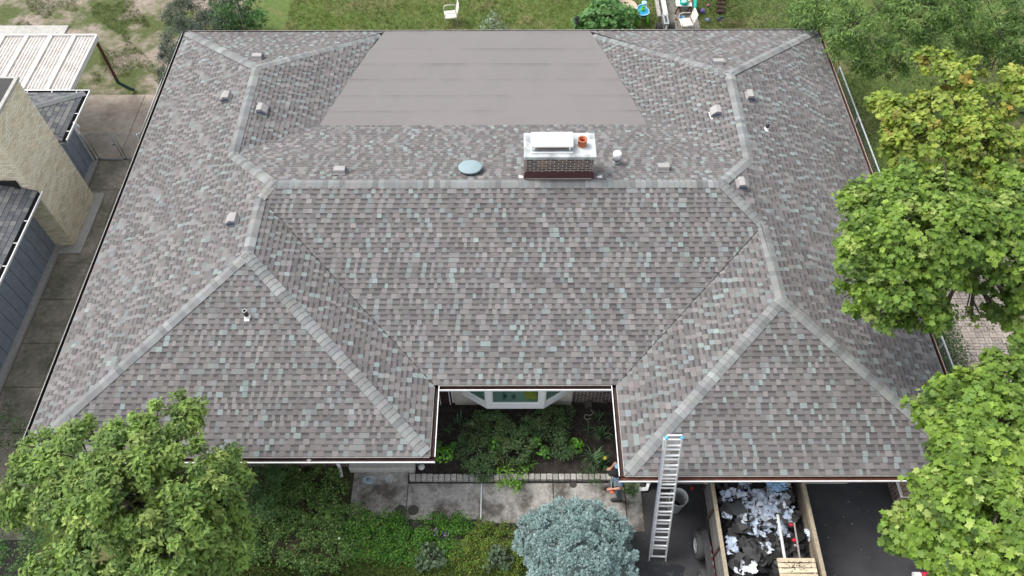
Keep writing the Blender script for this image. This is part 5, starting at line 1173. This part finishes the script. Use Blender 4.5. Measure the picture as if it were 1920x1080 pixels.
# ------------------------------------------------------------------ plants in the courtyard
RND = ([(0, 0, 0), (0, .5, -.04), (0, 1, -.14), (-.34, .3, .05), (-.3, .75, .02), (.34, .3, .05), (.3, .75, .02)], [(0, 1, 3), (3, 1, 4), (1, 2, 4), (0, 5, 1), (5, 6, 1), (1, 6, 2)])
def hosta(px_, py_, rpx, cols, lab, nl=60, size=.1, h=.3, cat='plant', m=m_leafA, rosette=True):
    P = at(px_, py_, h * .6); r = rpx / 84.; T = thing('broadleaf_plant', lab, cat, (P.x, P.y, .03), ws=True)
    a = rng.random(nl) * 2 * math.pi; q = np.sqrt(rng.random(nl)); Pp = np.stack([P.x + r * q * np.cos(a), P.y + r * q * np.sin(a) * .95, .03 + h * (1 - .5 * q ** 2) + rng.normal(0, .03, nl)], 1)
    N_ = np.stack([np.cos(a) * q * .5, np.sin(a) * q * .5, np.ones(nl)], 1) + rng.normal(0, .22, (nl, 3))
    mass('foliage', RND[0], RND[1], Pp, frames(N_), size * rng.uniform(.7, 1.3, nl), pick(cols, nl, .15), m, T)
    b = MB()
    for k in range(8): aa = k * .8; b.tube([(P.x, P.y, .03), (P.x + r * .5 * math.cos(aa), P.y + r * .5 * math.sin(aa), h * .8)], .006, 4)
    b.build('stem', mat('green_stem', (.06, .1, .03), .8), T); return T
BG = [(.14, .36, .03), (.10, .28, .03), (.20, .42, .05)]; MG = [(.07, .19, .04), (.055, .15, .035), (.10, .23, .045)]; DG = [(.06, .125, .04), (.08, .155, .055), (.045, .09, .035), (.09, .16, .06)]
hosta(832, 852, 21, BG + MG[:1], 'bright green round leaved plant by the left gutter corner of the courtyard', 110, .085, .3)
hosta(820, 836, 12, MG, 'mid green leafy plant tucked behind the bright round leaved one', 50, .075, .25)
hosta(851, 837, 11, MG, 'mid green leafy clump just right of the bright round leaved plant', 45, .075, .25)
hosta(926, 832, 16, MG + BG[:1], 'leafy green plant in the left centre of the courtyard shrubs', 60, .09, .5)
hosta(1005, 833, 11, BG[:2], 'small bright green plant in the middle of the courtyard', 45, .07, .55)
hosta(1020, 848, 14, MG + BG[:1], 'green leafy clump right of centre in the courtyard', 50, .08, .4)
hosta(1080, 836, 17, BG, 'light green leafy plant left of the strap leaved clump', 90, .07, .42)
hosta(1015, 768, 12, MG, 'small dark leafy plant below the right corner of the bay window', 40, .07, .35)
def strap(px_, py_, n, L_, cols, lab, w_=.022, h=.35, spread=1., ang=None):
    P = at(px_, py_, .1); T = thing('strap_leaf_plant', lab, 'plant', (P.x, P.y, .03), ws=True); b = MB()
    for k in range(n):
        a = random.random() * 6.28 if ang is None else random.gauss(ang, .7); l = L_ * random.uniform(.6, 1.15); hh = h * random.uniform(.6, 1.2); c_ = tuple(pick(cols, 1, .2)[0])
        d = Vector((math.cos(a), math.sin(a), 0)); s = Vector((-d.y, d.x, 0)); b0 = Vector((P.x, P.y, .03)) + Vector((random.gauss(0, .05), random.gauss(0, .05), 0)) * spread; pr = []
        for i in range(6):
            f = i / 5; p = b0 + d * l * f + Vector((0, 0, hh * math.sin(f * 2.5))); ww = w_ * (1 - f * .95) * (.6 + f) if f < .6 else w_ * (1 - f) * 1.2
            pr.append((p - s * ww, p + Vector((0, 0, -.004)), p + s * ww))
        for q0, q1 in zip(pr[:-1], pr[1:]): b.mesh([q0[0], q0[1], q0[2], q1[0], q1[1], q1[2]], [(0, 1, 4, 3), (1, 2, 5, 4)], c_)
    b.build('blades', m_leafD, T); return T
SG = [(.10, .20, .08), (.14, .25, .11), (.07, .14, .06)]
strap(1112, 862, 42, .42, SG, 'largest clump of long strap leaves in the right half of the courtyard', .017)
strap(1130, 875, 16, .3, [(.05, .12, .05)], 'broad bladed lily with one yellow flower near the right gutter', .03)
strap(1128, 815, 22, .34, SG, 'arching strap leaved clump near the right wing wall')
strap(1105, 808, 12, .34, SG, 'thin upright strap leaves behind the largest strap clump', .012)
strap(1118, 786, 12, .28, SG, 'strap leaved tuft below the pale hose', .014)
strap(1150, 785, 9, .26, SG, 'sparse strap leaved tuft at the right gutter edge', .014)
strap(1062, 792, 10, .26, SG, 'small strap leaved tuft right of the courtyard centre', .014)
strap(993, 795, 14, .3, SG, 'grassy tuft standing in the dark shrub below the bay window', .014, .5)
strap(862, 790, 14, .28, [(.1, .2, .12), (.07, .15, .08)], 'blue green strap tuft left of the courtyard shrubs', .014, .3)
strap(838, 808, 14, .3, SG, 'dark grassy tuft beside the left courtyard gutter', .01, .25)
strap(990, 872, 30, .38, [(.09, .22, .03), (.07, .17, .03)], 'bright grassy clump at the right of the yellow green plant', .01, .35)
strap(945, 880, 14, .36, [(.16, .26, .05)], 'arching yellow green stems above the stone edging', .009, .45)
P = at(1134, 859, .42); b = MB()
for k in range(6): a = k * 1.047; b.face([(P.x, P.y, .42), (P.x + .04 * math.cos(a - .3), P.y + .04 * math.sin(a - .3), .44), (P.x + .055 * math.cos(a), P.y + .055 * math.sin(a), .43), (P.x + .04 * math.cos(a + .3), P.y + .04 * math.sin(a + .3), .44)], (.7, .55, .05))
b.tube([(P.x, P.y, .03), (P.x, P.y, .42)], .005, 4, (.08, .15, .04)); o = b.build('yellow_lily', m_paint); tagt(o, 'single yellow lily flower near the right courtyard gutter', 'flower')
def shrub(nm, px_list, n, size, cols, lab, base_px, z=.6, tmpl=LEAF, m=m_leafD, clump=.14, nc=30, **kw):
    lb = [lobe(a, c_, r, zz, .7) for (a, c_, r, zz) in px_list]; B = at(*base_px, .03)
    return crown(nm, lb, n, size, cols, m, (B.x, B.y, .03), .025, lab, 'shrub', tmpl, clump, nc, tilt=.6, **kw)
OG = DG + [(.12, .18, .07), (.11, .155, .075), (.15, .20, .09)]
shrub('fine_leaved_shrub', [(895, 850, 34, .35), (885, 815, 26, .3), (905, 880, 22, .25), (915, 842, 26, .45)], 5200, .06, OG, 'dark fine leaved shrub spreading over the left of the courtyard bed', (895, 850))
shrub('fine_leaved_shrub', [(925, 795, 26, .4), (950, 810, 24, .45), (905, 785, 16, .35)], 4200, .06, OG + [(.10, .13, .03)], 'olive dark shrub with yellowish tips below the bay window', (930, 800))
shrub('fine_leaved_shrub', [(985, 825, 30, .45), (965, 845, 24, .4), (1000, 800, 22, .4)], 4600, .06, OG, 'dark shrub filling the centre of the courtyard bed', (980, 828))
shrub('fine_leaved_shrub', [(1045, 810, 26, .35), (1055, 840, 22, .3), (1035, 785, 22, .35), (1060, 775, 14, .3)], 3800, .06, OG, 'low dark shrub right of the courtyard centre', (1048, 812))
shrub('fine_leaved_shrub', [(880, 880, 14, .2), (893, 893, 10, .2)], 500, .035, DG, 'small dark sprig hanging over the stone edging', (885, 883))
shrub('fine_leaved_shrub', [(1110, 893, 16, .15), (1095, 885, 10, .12)], 500, .035, DG + MG, 'low dark clump at the stone edging below the strap leaves', (1105, 890))
shrub('weed_clump', [(1180, 910, 14, .2), (1190, 922, 8, .15)], 260, .07, MG, 'green weeds growing beside the porch downspout and walk end', (1182, 913), m=m_leafA)
# mulch bits
n = 2600; Pp = np.stack([rng.uniform(-2.7, 3.3, n), rng.uniform(7.72, 9.9, n), np.full(n, .035)], 1)
mass('mulch_chips', [(-.5, -.2, 0), (.5, -.15, .05), (.45, .2, .1), (-.4, .15, .05)], [(0, 1, 2, 3)], Pp, frames(rng.normal(0, .25, (n, 3)) + [0, 0, 1]), rng.uniform(.015, .04, n), pick([(.06, .045, .035), (.03, .022, .018), (.11, .09, .075), (.16, .13, .11)], n, .2, [.4, .35, .18, .07]), m_matte)
bpy.context.scene.objects['mulch_chips']['label'] = 'loose bark mulch chips on the courtyard bed'; bpy.context.scene.objects['mulch_chips']['category'] = 'mulch'

# ------------------------------------------------------------------ ground cover in front
def cover(nm, regions, n, size, cols, lab, z0=.02, z1=.35, tmpl=LEAF, m=m_leafD, p=None, bump_=.12):
    Ps = []
    for (px_, py_, rx, ry, wgt) in regions:
        k = int(n * wgt / sum(r[4] for r in regions)); c_ = at(px_, py_, .15); nc_ = max(12, k // 55)
        a = rng.random(nc_) * 6.28; q = rng.random(nc_) ** .45 * rng.uniform(.8, 1.12, nc_); hh = rng.random(nc_) ** 1.5
        cx = c_.x + rx / 84 * q * np.cos(a); cy = c_.y + ry / 79 * q * np.sin(a); i_ = rng.integers(0, nc_, k)
        o_ = rng.normal(0, .075, (k, 2)) * (.6 + hh[i_][:, None]); X = cx[i_] + o_[:, 0]; Y = cy[i_] + o_[:, 1]
        Ps.append(np.stack([X, Y, z0 + (hh[i_] * .8 + .2) * z1 * np.exp(-(o_ ** 2).sum(1) / .03) + rng.random(k) * .06], 1))
    Pp = np.concatenate(Ps); k = len(Pp); o = mass(nm, tmpl[0], tmpl[1], Pp, frames(rng.normal(0, .45, (k, 3)) + [0, 0, 1]), size * rng.uniform(.6, 1.3, k), pick(cols, k, .25, p), m)
    o['label'] = lab; o['category'] = 'ground cover'; return o
cover('ground_vines', [(570, 905, 95, 34, 1.1), (560, 960, 95, 50, 1.5), (640, 990, 80, 45, 1.2), (600, 1045, 90, 30, .8), (500, 990, 50, 60, .8)], 17000, .065, [(.09, .17, .042), (.125, .22, .055), (.17, .27, .08), (.055, .095, .03), (.30, .34, .15)], 'dense dark ivy like ground cover below the left front gutter', p=[.32, .3, .2, .13, .05])
cover('bright_ground_cover', [(760, 992, 95, 34, 1.2), (700, 1012, 75, 50, 1.), (800, 1030, 70, 30, .8), (850, 985, 45, 20, .5)], 11500, .055, [(.055, .17, .02), (.075, .21, .025), (.05, .12, .03), (.12, .23, .03), (.035, .09, .02)], 'bright green low ground cover along the lower edge of the walk')
cover('yellow_ground_cover', [(920, 1010, 50, 32, 1), (890, 1040, 50, 34, 1), (960, 1050, 30, 30, .5)], 6500, .052, [(.13, .2, .02), (.1, .19, .03), (.06, .12, .025), (.17, .22, .04), (.10, .09, .03)], 'yellowish grassy ground cover left of the blue spruce')
shrub('spilling_plant', [(958, 893, 17, .35), (943, 882, 13, .3), (975, 900, 14, .3), (940, 903, 11, .2), (965, 912, 12, .15), (985, 885, 9, .25)], 420, .08, BG + [(.22, .34, .05), (.10, .2, .04)], 'bright yellow green plant spilling over the stone edging onto the walk', (955, 890), m=m_leafA, clump=.1, nc=16)
def maplelet(px_, py_, lab, rp=18):
    return shrub('rose_mallow', [(px_, py_, rp, .3), (px_ + 14, py_ + 12, rp * .8, .35), (px_ - 10, py_ + 20, rp * .7, .25)], 260, .085, [(.085, .125, .075), (.065, .105, .055), (.11, .14, .09)], lab, (px_, py_), tmpl=STAR, clump=.1, nc=20)
maplelet(805, 1035, 'dusty green star leaved weed in the bright ground cover'); maplelet(935, 1040, 'dusty green star leaved weed left of the blue spruce')
hosta(620, 965, 9, [(.2, .3, .06), (.12, .22, .04)], 'pale yellow green broad leaf weed at the end of the walk', 8, .16, .3); hosta(600, 972, 8, MG, 'broad dark leaf weed beside the pale one', 7, .15, .25)
for (px_, py_, lab) in ((818, 996, 'purple aster flowers in the bright ground cover'), (836, 1003, 'lilac flower sprig right of the purple asters')):
    P = at(px_, py_, .45); n = 16; Q = np.array(P) + rng.normal(0, .05, (n, 3)) * [1, 1, .4]
    o = mass('aster', LEAF[0], LEAF[1], Q, frames(rng.normal(0, .5, (n, 3)) + [0, 0, 1]), rng.uniform(.025, .035, n), pick([(.3, .16, .4), (.4, .25, .5)], n), m_paint, kind=None); o['label'] = lab; o['category'] = 'flower'
P = at(636, 1009, .4); b = MB(); b.lathe(P, [(.001, .02), (.03, .01), (.001, 0)], 9, (.7, .72, .6)); o = b.build('white_blossom', m_paint, None, True); tagt(o, 'single white blossom in the dark ground cover', 'flower')
# grass
def grass(nm, poly_px, n, size, cols, lab, world=None, keep=None):
    if world: X = rng.uniform(world[0], world[1], n); Y = rng.uniform(world[2], world[3], n)
    Pp = np.stack([X, Y, np.full(n, .004)], 1)
    if keep is not None: Pp = Pp[keep(Pp[:, 0], Pp[:, 1])]
    k = len(Pp); a = rng.random(k) * 6.28; ti = rng.normal(0, .25, (k, 2)); Z = np.stack([ti[:, 0], ti[:, 1], np.ones(k)], 1); R = frames(Z)
    S = size * rng.uniform(.6, 1.4, k); big = .75 + .5 * (np.sin(Pp[:, 0] * 1.3 + 2 * np.sin(Pp[:, 1] * .9)) * .5 + .5) 
    cl = pick(cols, k, .22) * big[:, None]; o = mass(nm, BLADE[0], BLADE[1], Pp, R, S, cl, m_grass); o['label'] = lab; o['category'] = 'grass'; return o
GR = [(.12, .19, .03), (.15, .21, .04), (.19, .21, .06), (.085, .15, .025), (.24, .22, .10)]
grass('lawn_grass', None, 30000, .085, GR, 'mown grass of the back lawn behind the house', (-9.2, 9.5, 23.2, 30.5))
grass('front_grass', None, 11000, .10, [(.12, .20, .04), (.16, .23, .05), (.2, .24, .08)], 'grass at the lower edge below the ground cover', (-7.5, .6, 4.0, 5.5))
vn = lambda x, y: (np.sin(x * 1.9 + 1.3 * np.sin(y * 1.2)) + np.sin(y * 2.3 + x * .7) + .5 * np.sin(x * 5 + y * 4)) > .35 - .25 * (x < -17)
grass('yard_grass', None, 26000, .07, [(.07, .13, .02), (.09, .15, .03), (.11, .15, .04)], 'tufts of grass growing through the bare neighbouring yard', (-24, -13.2, 22.7, 30.5), vn)
grass('side_grass', None, 16000, .08, [(.035, .065, .018), (.05, .08, .022), (.07, .08, .035)], 'shaded weedy grass at the right of the house', (11.6, 20, 13.5, 31))
cover_r = [(1600, 180, 30, 60, 1)]
n = 5200; X = rng.uniform(11.45, 12.5, n); Y = rng.uniform(8.5, 23, n); o = mass('side_ivy', LEAF[0], LEAF[1], np.stack([X, Y, .05 + rng.random(n) * .45], 1), frames(rng.normal(0, .5, (n, 3)) + [0, 0, 1]), rng.uniform(.05, .1, n), pick([(.02, .045, .018), (.03, .065, .022), (.05, .08, .03)], n, .25), m_leafD); o['label'] = 'dark ivy strip between the right eave and the paver patio'; o['category'] = 'ivy'
n = 1500; X = rng.uniform(12.4, 17, n); Y = rng.uniform(10.3, 15.5, n); kk = (np.sin(X * 5) + np.sin(Y * 6 + X * 3)) > .2; X = np.where(rng.random(n) < .5, 12.45 + .2 * np.round((X - 12.45) / .2), X); Pq = np.stack([X, Y, np.full(n, .045)], 1)[kk]
o = mass('joint_weeds', LEAF[0], LEAF[1], Pq, frames(rng.normal(0, .4, (len(Pq), 3)) + [0, 0, 1]), rng.uniform(.04, .09, len(Pq)), pick([(.08, .12, .03), (.05, .08, .025)], len(Pq), .25), m_leafD); o['label'] = 'small weeds growing in the joints of the paver patio'; o['category'] = 'weeds'
n = 2400; X = 12.3 + .75 * rng.random(n) ** 2; Y = rng.uniform(10.2, 12.8, n); o = mass('patio_ivy', LEAF[0], LEAF[1], np.stack([X, Y, .05 + rng.random(n) * .3], 1), frames(rng.normal(0, .5, (n, 3)) + [0, 0, 1]), rng.uniform(.05, .1, n), pick([(.05, .10, .03), (.08, .13, .04)], n, .25), m_leafD); o['label'] = 'ivy spilling from the fence line onto the paver patio'; o['category'] = 'ivy'
n = 9000; X = rng.uniform(7.6, 12.5, n); Y = rng.uniform(23.4, 30, n); o = mass('weed_cover', LEAF[0], LEAF[1], np.stack([X, Y, .02 + rng.random(n) * .15], 1), frames(rng.normal(0, .4, (n, 3)) + [0, 0, 1]), rng.uniform(.05, .1, n), pick([(.045, .08, .02), (.06, .10, .025), (.035, .06, .02), (.10, .11, .04)], n, .25), m_leafD); o['label'] = 'low weeds covering the back right corner of the yard'; o['category'] = 'weeds'
P = at(1375, 48, .05); b = MB()
for k in range(70):
    x, y = P.x + random.gauss(0, .35), P.y + random.gauss(0, .14); a = random.random() * 3; l = random.uniform(.1, .3); b.tube([(x, y, .04 + random.random() * .1), (x + l * math.cos(a), y + l * .4 * math.sin(a), .04 + random.random() * .15)], .006, 3, (.22, .15, .09))
o = b.build('twig_pile', m_matte, kind='stuff'); tagt(o, 'pile of dry brown twigs at the back right edge of the roof', 'twigs')

# ------------------------------------------------------------------ trees and bushes
YG = [(.215, .32, .065), (.18, .28, .055), (.12, .205, .045), (.32, .40, .11), (.07, .125, .03)]
B = at(240, 960, 0)
crown('sassafras_tree', [lobe(315, 800, 62, 4.9, .7), lobe(250, 850, 70, 5.2), lobe(150, 850, 66, 5.0), lobe(70, 850, 40, 4.6), lobe(60, 925, 56, 4.6), lobe(235, 930, 90, 5.5), lobe(340, 900, 80, 5.2), lobe(415, 905, 50, 4.4), lobe(425, 970, 50, 4.2), lobe(330, 1000, 85, 5.0), lobe(200, 1030, 80, 5.0), lobe(400, 1040, 60, 4.2), lobe(120, 1080, 70, 4.6), lobe(300, 1085, 90, 4.8), lobe(15, 960, 30, 4.3), lobe(130, 945, 45, 5.0), lobe(430, 862, 22, 4.2)],
      50000, .125, YG, m_leafA, (B.x, B.y, 0), .17, 'bushy yellow green tree overhanging the left front corner of the roof', 'tree', LEAF, .19, 42, parts=300, p=[.24, .26, .26, .1, .14], tilt=.42)
MPc = [(.16, .265, .035), (.11, .195, .028), (.23, .34, .05), (.055, .105, .02), (.32, .40, .11)]
B = at(1800, 470, 0)
crown('maple_tree', [lobe(1625, 390, 52, 6.2), lobe(1690, 365, 52, 6.6), lobe(1770, 372, 55, 6.7), lobe(1640, 450, 60, 6.5), lobe(1720, 440, 75, 7.0), lobe(1800, 440, 70, 7.0), lobe(1620, 510, 52, 6.1), lobe(1690, 520, 62, 6.3), lobe(1760, 505, 58, 6.4), lobe(1870, 415, 60, 6.8), lobe(1925, 350, 50, 6.8), lobe(1890, 480, 50, 6.5), lobe(1600, 560, 30, 5.6), lobe(1660, 572, 40, 5.6), lobe(1720, 580, 48, 5.7), lobe(1738, 605, 22, 5.2), lobe(1845, 522, 26, 5.5), lobe(1912, 545, 30, 5.6), lobe(1822, 592, 15, 4.8), lobe(1768, 590, 14, 5.0), lobe(1868, 580, 14, 5.0), lobe(1905, 600, 22, 5.0), lobe(1930, 560, 24, 5.2), lobe(1930, 430, 50, 6.8)],
      32000, .112, MPc, m_leafA, (B.x, B.y, 0), .22, 'large bright green maple reaching over the right slope of the roof', 'tree', STAR, .23, 26, parts=300, part_name='leaf', p=[.32, .28, .18, .15, .07], tilt=.4)
B = at(1900, 860, 0)
crown('maple_tree', [lobe(1765, 735, 30, 5.4), lobe(1815, 735, 36, 5.7), lobe(1885, 715, 46, 6.0), lobe(1755, 775, 36, 5.2), lobe(1800, 785, 60, 6.0), lobe(1880, 790, 70, 6.4), lobe(1800, 858, 48, 5.6), lobe(1830, 860, 75, 6.4), lobe(1905, 880, 75, 6.6), lobe(1742, 935, 40, 5.4), lobe(1790, 940, 70, 6.2), lobe(1870, 970, 80, 6.6), lobe(1722, 985, 38, 5.2), lobe(1770, 1010, 55, 5.8), lobe(1850, 1050, 75, 6.2), lobe(1930, 1040, 70, 6.4), lobe(1780, 1075, 35, 5.2), lobe(1928, 650, 30, 5.7), lobe(1718, 775, 14, 4.8), lobe(1735, 750, 14, 4.8), lobe(1690, 1000, 26, 5.0)],
      34000, .112, MPc, m_leafA, (B.x, B.y, 0), .22, 'bright green maple covering the right front corner of the roof and the driveway edge', 'tree', STAR, .23, 26, parts=300, p=[.32, .28, .18, .15, .07], tilt=.4)
YM = [(.25, .33, .045), (.32, .38, .07), (.17, .26, .035), (.32, .27, .06), (.10, .17, .025), (.36, .22, .05)]
B = at(1830, 300, 0)
crown('yellowing_maple', [lobe(1745, 115, 26, 4.8), lobe(1790, 150, 38, 4.9), lobe(1830, 130, 26, 4.8), lobe(1660, 200, 30, 4.3), lobe(1700, 215, 42, 4.6), lobe(1770, 210, 50, 5.0), lobe(1850, 195, 45, 4.9), lobe(1900, 160, 32, 4.8), lobe(1920, 210, 40, 4.8), lobe(1690, 265, 36, 4.3), lobe(1750, 275, 55, 4.7), lobe(1830, 265, 55, 4.8), lobe(1900, 275, 45, 4.7), lobe(1700, 300, 30, 4.1), lobe(1790, 320, 40, 4.3), lobe(1870, 335, 40, 4.3)],
      19000, .12, YM, m_leafA, (B.x, B.y, 0), .16, 'maple turning yellow and orange right of the fence', 'tree', STAR, .22, 26, p=[.3, .24, .26, .06, .12, .02], tilt=.45, parts=150)
PIN = ([(0, 0, 0), (.12, .5, .02), (0, 1, -.12), (-.12, .5, .02)], [(0, 1, 2, 3)])
DT = [(.12, .21, .045), (.16, .27, .06), (.07, .13, .035), (.21, .33, .08), (.12, .19, .07)]
for (lst, base, lab) in (([lobe(1545, 20, 50, 3.2), lobe(1600, 50, 50, 3.6), lobe(1650, 20, 60, 3.9), lobe(1590, 95, 34, 3.0), lobe(1640, 100, 34, 2.8), lobe(1510, 30, 34, 2.5), lobe(1620, 135, 22, 2.2)], (1600, 60), 'dark green tree behind the back right corner of the roof'),
                         ([lobe(1720, 30, 60, 3.8), lobe(1700, 85, 40, 3.2), lobe(1760, 70, 45, 3.4), lobe(1670, 135, 28, 2.4), lobe(1780, 20, 50, 3.8)], (1730, 60), 'feathery leaved tree at the top right, between its neighbours'),
                         ([lobe(1850, 30, 60, 3.2), lobe(1900, 70, 50, 2.8), lobe(1830, 90, 40, 2.2), lobe(1920, 120, 34, 1.8), lobe(1860, 120, 30, 1.6)], (1870, 60), 'soft green tree at the top right corner')):
    B = at(*base, 0); crown('locust_tree', lst, 8500, .17, DT, m_leafA, (B.x, B.y, 0), .12, lab, 'tree', PIN, .26, 34, p=[.3, .22, .24, .12, .12], tilt=.45)
# juniper bush and weeds at the top left
JC = [(.10, .125, .09), (.075, .10, .07), (.13, .155, .12), (.05, .07, .045)]
B = at(385, 60, 0); crown('juniper_bush', [lobe(380, 20, 60, 1.9), lobe(350, 80, 50, 1.7), lobe(400, 70, 55, 1.9), lobe(330, 130, 34, 1.2), lobe(325, 170, 24, 1.0), lobe(345, 30, 36, 1.5), lobe(320, 105, 20, .9)], 30000, .10, JC, m_needle, (B.x, B.y, 0), .08, 'grey green juniper bush at the back left corner of the roof', 'bush', PIN, .22, 60)
B = at(450, 20, 0); crown('dark_tree', [lobe(440, 0, 50, 3.2), lobe(470, 30, 26, 2.2), lobe(430, 40, 30, 2.4)], 2600, .11, DG + MG[:1], m_leafD, (B.x, B.y, 0), .18, 'dark leaved tree with a grey trunk beside the juniper', 'tree', LEAF, .25, 30, bark=mat('grey_bark', (.2, .18, .17), .9, .3, 14, bump=.5))
shrub('leafy_weed', [(440, 42, 16, .6), (480, 35, 20, .6), (475, 50, 14, .4)], 700, .12, MG + [(.1, .16, .08)], 'tall leafy weeds between the juniper and the lawn', (462, 45), m=m_leafA, clump=.2)
B = at(1140, 30, 0); crown('leafy_bush', [lobe(1110, 40, 26, .6), lobe(1145, 25, 32, .8), lobe(1175, 35, 24, .6), lobe(1130, 10, 24, .7), lobe(1165, 50, 22, .5), lobe(1095, 52, 16, .4)], 2400, .14, [(.09, .22, .05), (.12, .27, .07), (.07, .16, .04), (.15, .30, .10)], m_leafA, (B.x, B.y, 0), .03, 'bright green broad leaved bush behind the back gutter', 'bush', STAR, .2, 30, tilt=.4)
B = at(925, 45, 0); crown('variegated_shrub', [lobe(925, 40, 16, .5), lobe(915, 52, 16, .3), lobe(938, 52, 14, .3), lobe(925, 26, 8, .7)], 620, .09, [(.2, .27, .17), (.32, .38, .3), (.1, .17, .07)], m_leafD, (B.x, B.y, 0), .02, 'small white edged shrub on the back lawn near the lone chair', 'shrub', LEAF, .12, 30)
# blue spruce
SPK = []
for k in range(9):
    a = k * 2.4; z = k / 9
    SPK.append(((0, 0, z * .8), (.42 * math.cos(a), .42 * math.sin(a), z * .8 + .32), (.10 * math.cos(a + 1.5), .10 * math.sin(a + 1.5), z * .8 + .16)))
SV, SF = [], []
for t in SPK: n = len(SV); SV += list(t); SF.append((n, n + 1, n + 2))
SV += [(0, 0, 0), (.07, 0, .6), (0, .02, 1.15), (-.07, 0, .6)]; n = len(SV); SF.append((n - 4, n - 3, n - 2, n - 1))
SV = [(x, z, y) for x, y, z in SV]  # twig points along +y of its frame
BS = [(.36, .49, .48), (.29, .41, .41), (.45, .57, .55), (.18, .27, .26), (.24, .34, .31)]
def spruce():
    lob = [lobe(1080, 1028, 102, .95, .8), lobe(1035, 1002, 58, 1.05, .8), lobe(1010, 1010, 48, 1.0, .8), lobe(1130, 995, 55, 1.1, .8), lobe(1150, 1030, 45, 1.0, .8), lobe(1075, 1060, 90, 1.1, .8), lobe(1030, 1070, 45, .9, .8), lobe(1150, 1075, 45, .9, .8), lobe(1095, 1002, 50, 1.2, .8)]
    lob = [(l[0], l[1] * .88, l[2]) for l in lob]
    B = at(1080, 1040, 0); T = thing('blue_spruce', 'low rounded silvery blue spruce between the walk and the driveway', 'shrub', (B.x, B.y, 0), ws=True)
    L_ = np.array([(l[0].x, l[0].y, l[0].z, l[1], l[1], l[1] * .85) for l in lob]); nc = 1000
    ci = rng.choice(len(L_), nc, p=(L_[:, 3] ** 2) / (L_[:, 3] ** 2).sum()); d = rng.normal(size=(nc, 3)); d[:, 2] += .35; d /= np.linalg.norm(d, axis=1)[:, None]
    cc = L_[ci, :3] + d * L_[ci, 3:] * rng.uniform(.82, 1.04, nc)[:, None]; q = np.linalg.norm((cc[:, None] - L_[None, :, :3]) / L_[None, :, 3:], axis=2).min(1); k = (q > .74) & (cc[:, 2] > .05); cc, d = cc[k], d[k]
    nn = 21000; k = rng.integers(0, len(cc), nn); o_ = rng.normal(size=(nn, 3)) + d[k] * 1.1; o_ /= np.linalg.norm(o_, axis=1)[:, None]
    sz = rng.uniform(.07, .13, len(cc)); P = cc[k] + o_ * sz[k][:, None] * rng.uniform(.6, 1., nn)[:, None]
    Y = o_ + rng.normal(0, .25, o_.shape) + [0, 0, .15]; Y /= np.linalg.norm(Y, axis=1)[:, None]; A = rng.normal(size=Y.shape); Z = np.cross(Y, A); Z /= np.linalg.norm(Z, axis=1)[:, None]; X = np.cross(Y, Z)
    mass('foliage', SV, SF, P, np.stack([X, Y, Z], 2), rng.uniform(.045, .085, len(P)), pick(BS, len(P), .14, [.3, .25, .22, .13, .1]), m_needle, T)
    # dark inner twigs keep the crown opaque
    b = MB()
    for l in lob:
        for _ in range(14): e = l[0] + Vector(rng.normal(0, .33, 3)) * l[1]; b.tube([(B.x, B.y, .2), e], [.03, .008], 5)
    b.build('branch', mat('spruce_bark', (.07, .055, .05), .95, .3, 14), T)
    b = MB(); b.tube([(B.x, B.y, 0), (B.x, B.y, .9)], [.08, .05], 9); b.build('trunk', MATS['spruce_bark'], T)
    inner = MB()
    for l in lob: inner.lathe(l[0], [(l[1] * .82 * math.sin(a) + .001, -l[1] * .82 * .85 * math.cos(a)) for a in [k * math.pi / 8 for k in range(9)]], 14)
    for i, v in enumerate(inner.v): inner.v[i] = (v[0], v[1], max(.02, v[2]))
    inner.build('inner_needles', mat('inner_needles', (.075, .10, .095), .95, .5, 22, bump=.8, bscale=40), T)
spruce()
B = at(20, 790, 0); shrub('thin_bush', [(15, 775, 20, 1.2), (45, 790, 18, 1.3), (10, 820, 24, 1.0), (50, 830, 20, 1.0)], 700, .07, [(.07, .12, .04), (.10, .15, .06), (.05, .09, .03)], 'thin twiggy bush on the side path at the left edge', (25, 810), m=m_leafA, clump=.2)
shrub('thin_bush', [(20, 1000, 50, .9), (60, 1040, 50, .9), (20, 1060, 50, .8), (110, 1050, 34, .7)], 3500, .07, OG + MG, 'dark undergrowth bush below the left tree', (40, 1040), clump=.2)
shrub('dark_hedge_bush', [(500, 900, 34, .9), (490, 950, 30, .8), (520, 880, 20, .6)], 2200, .07, DG, 'dark shaded bush between the left tree and the front wall', (500, 930), clump=.18)
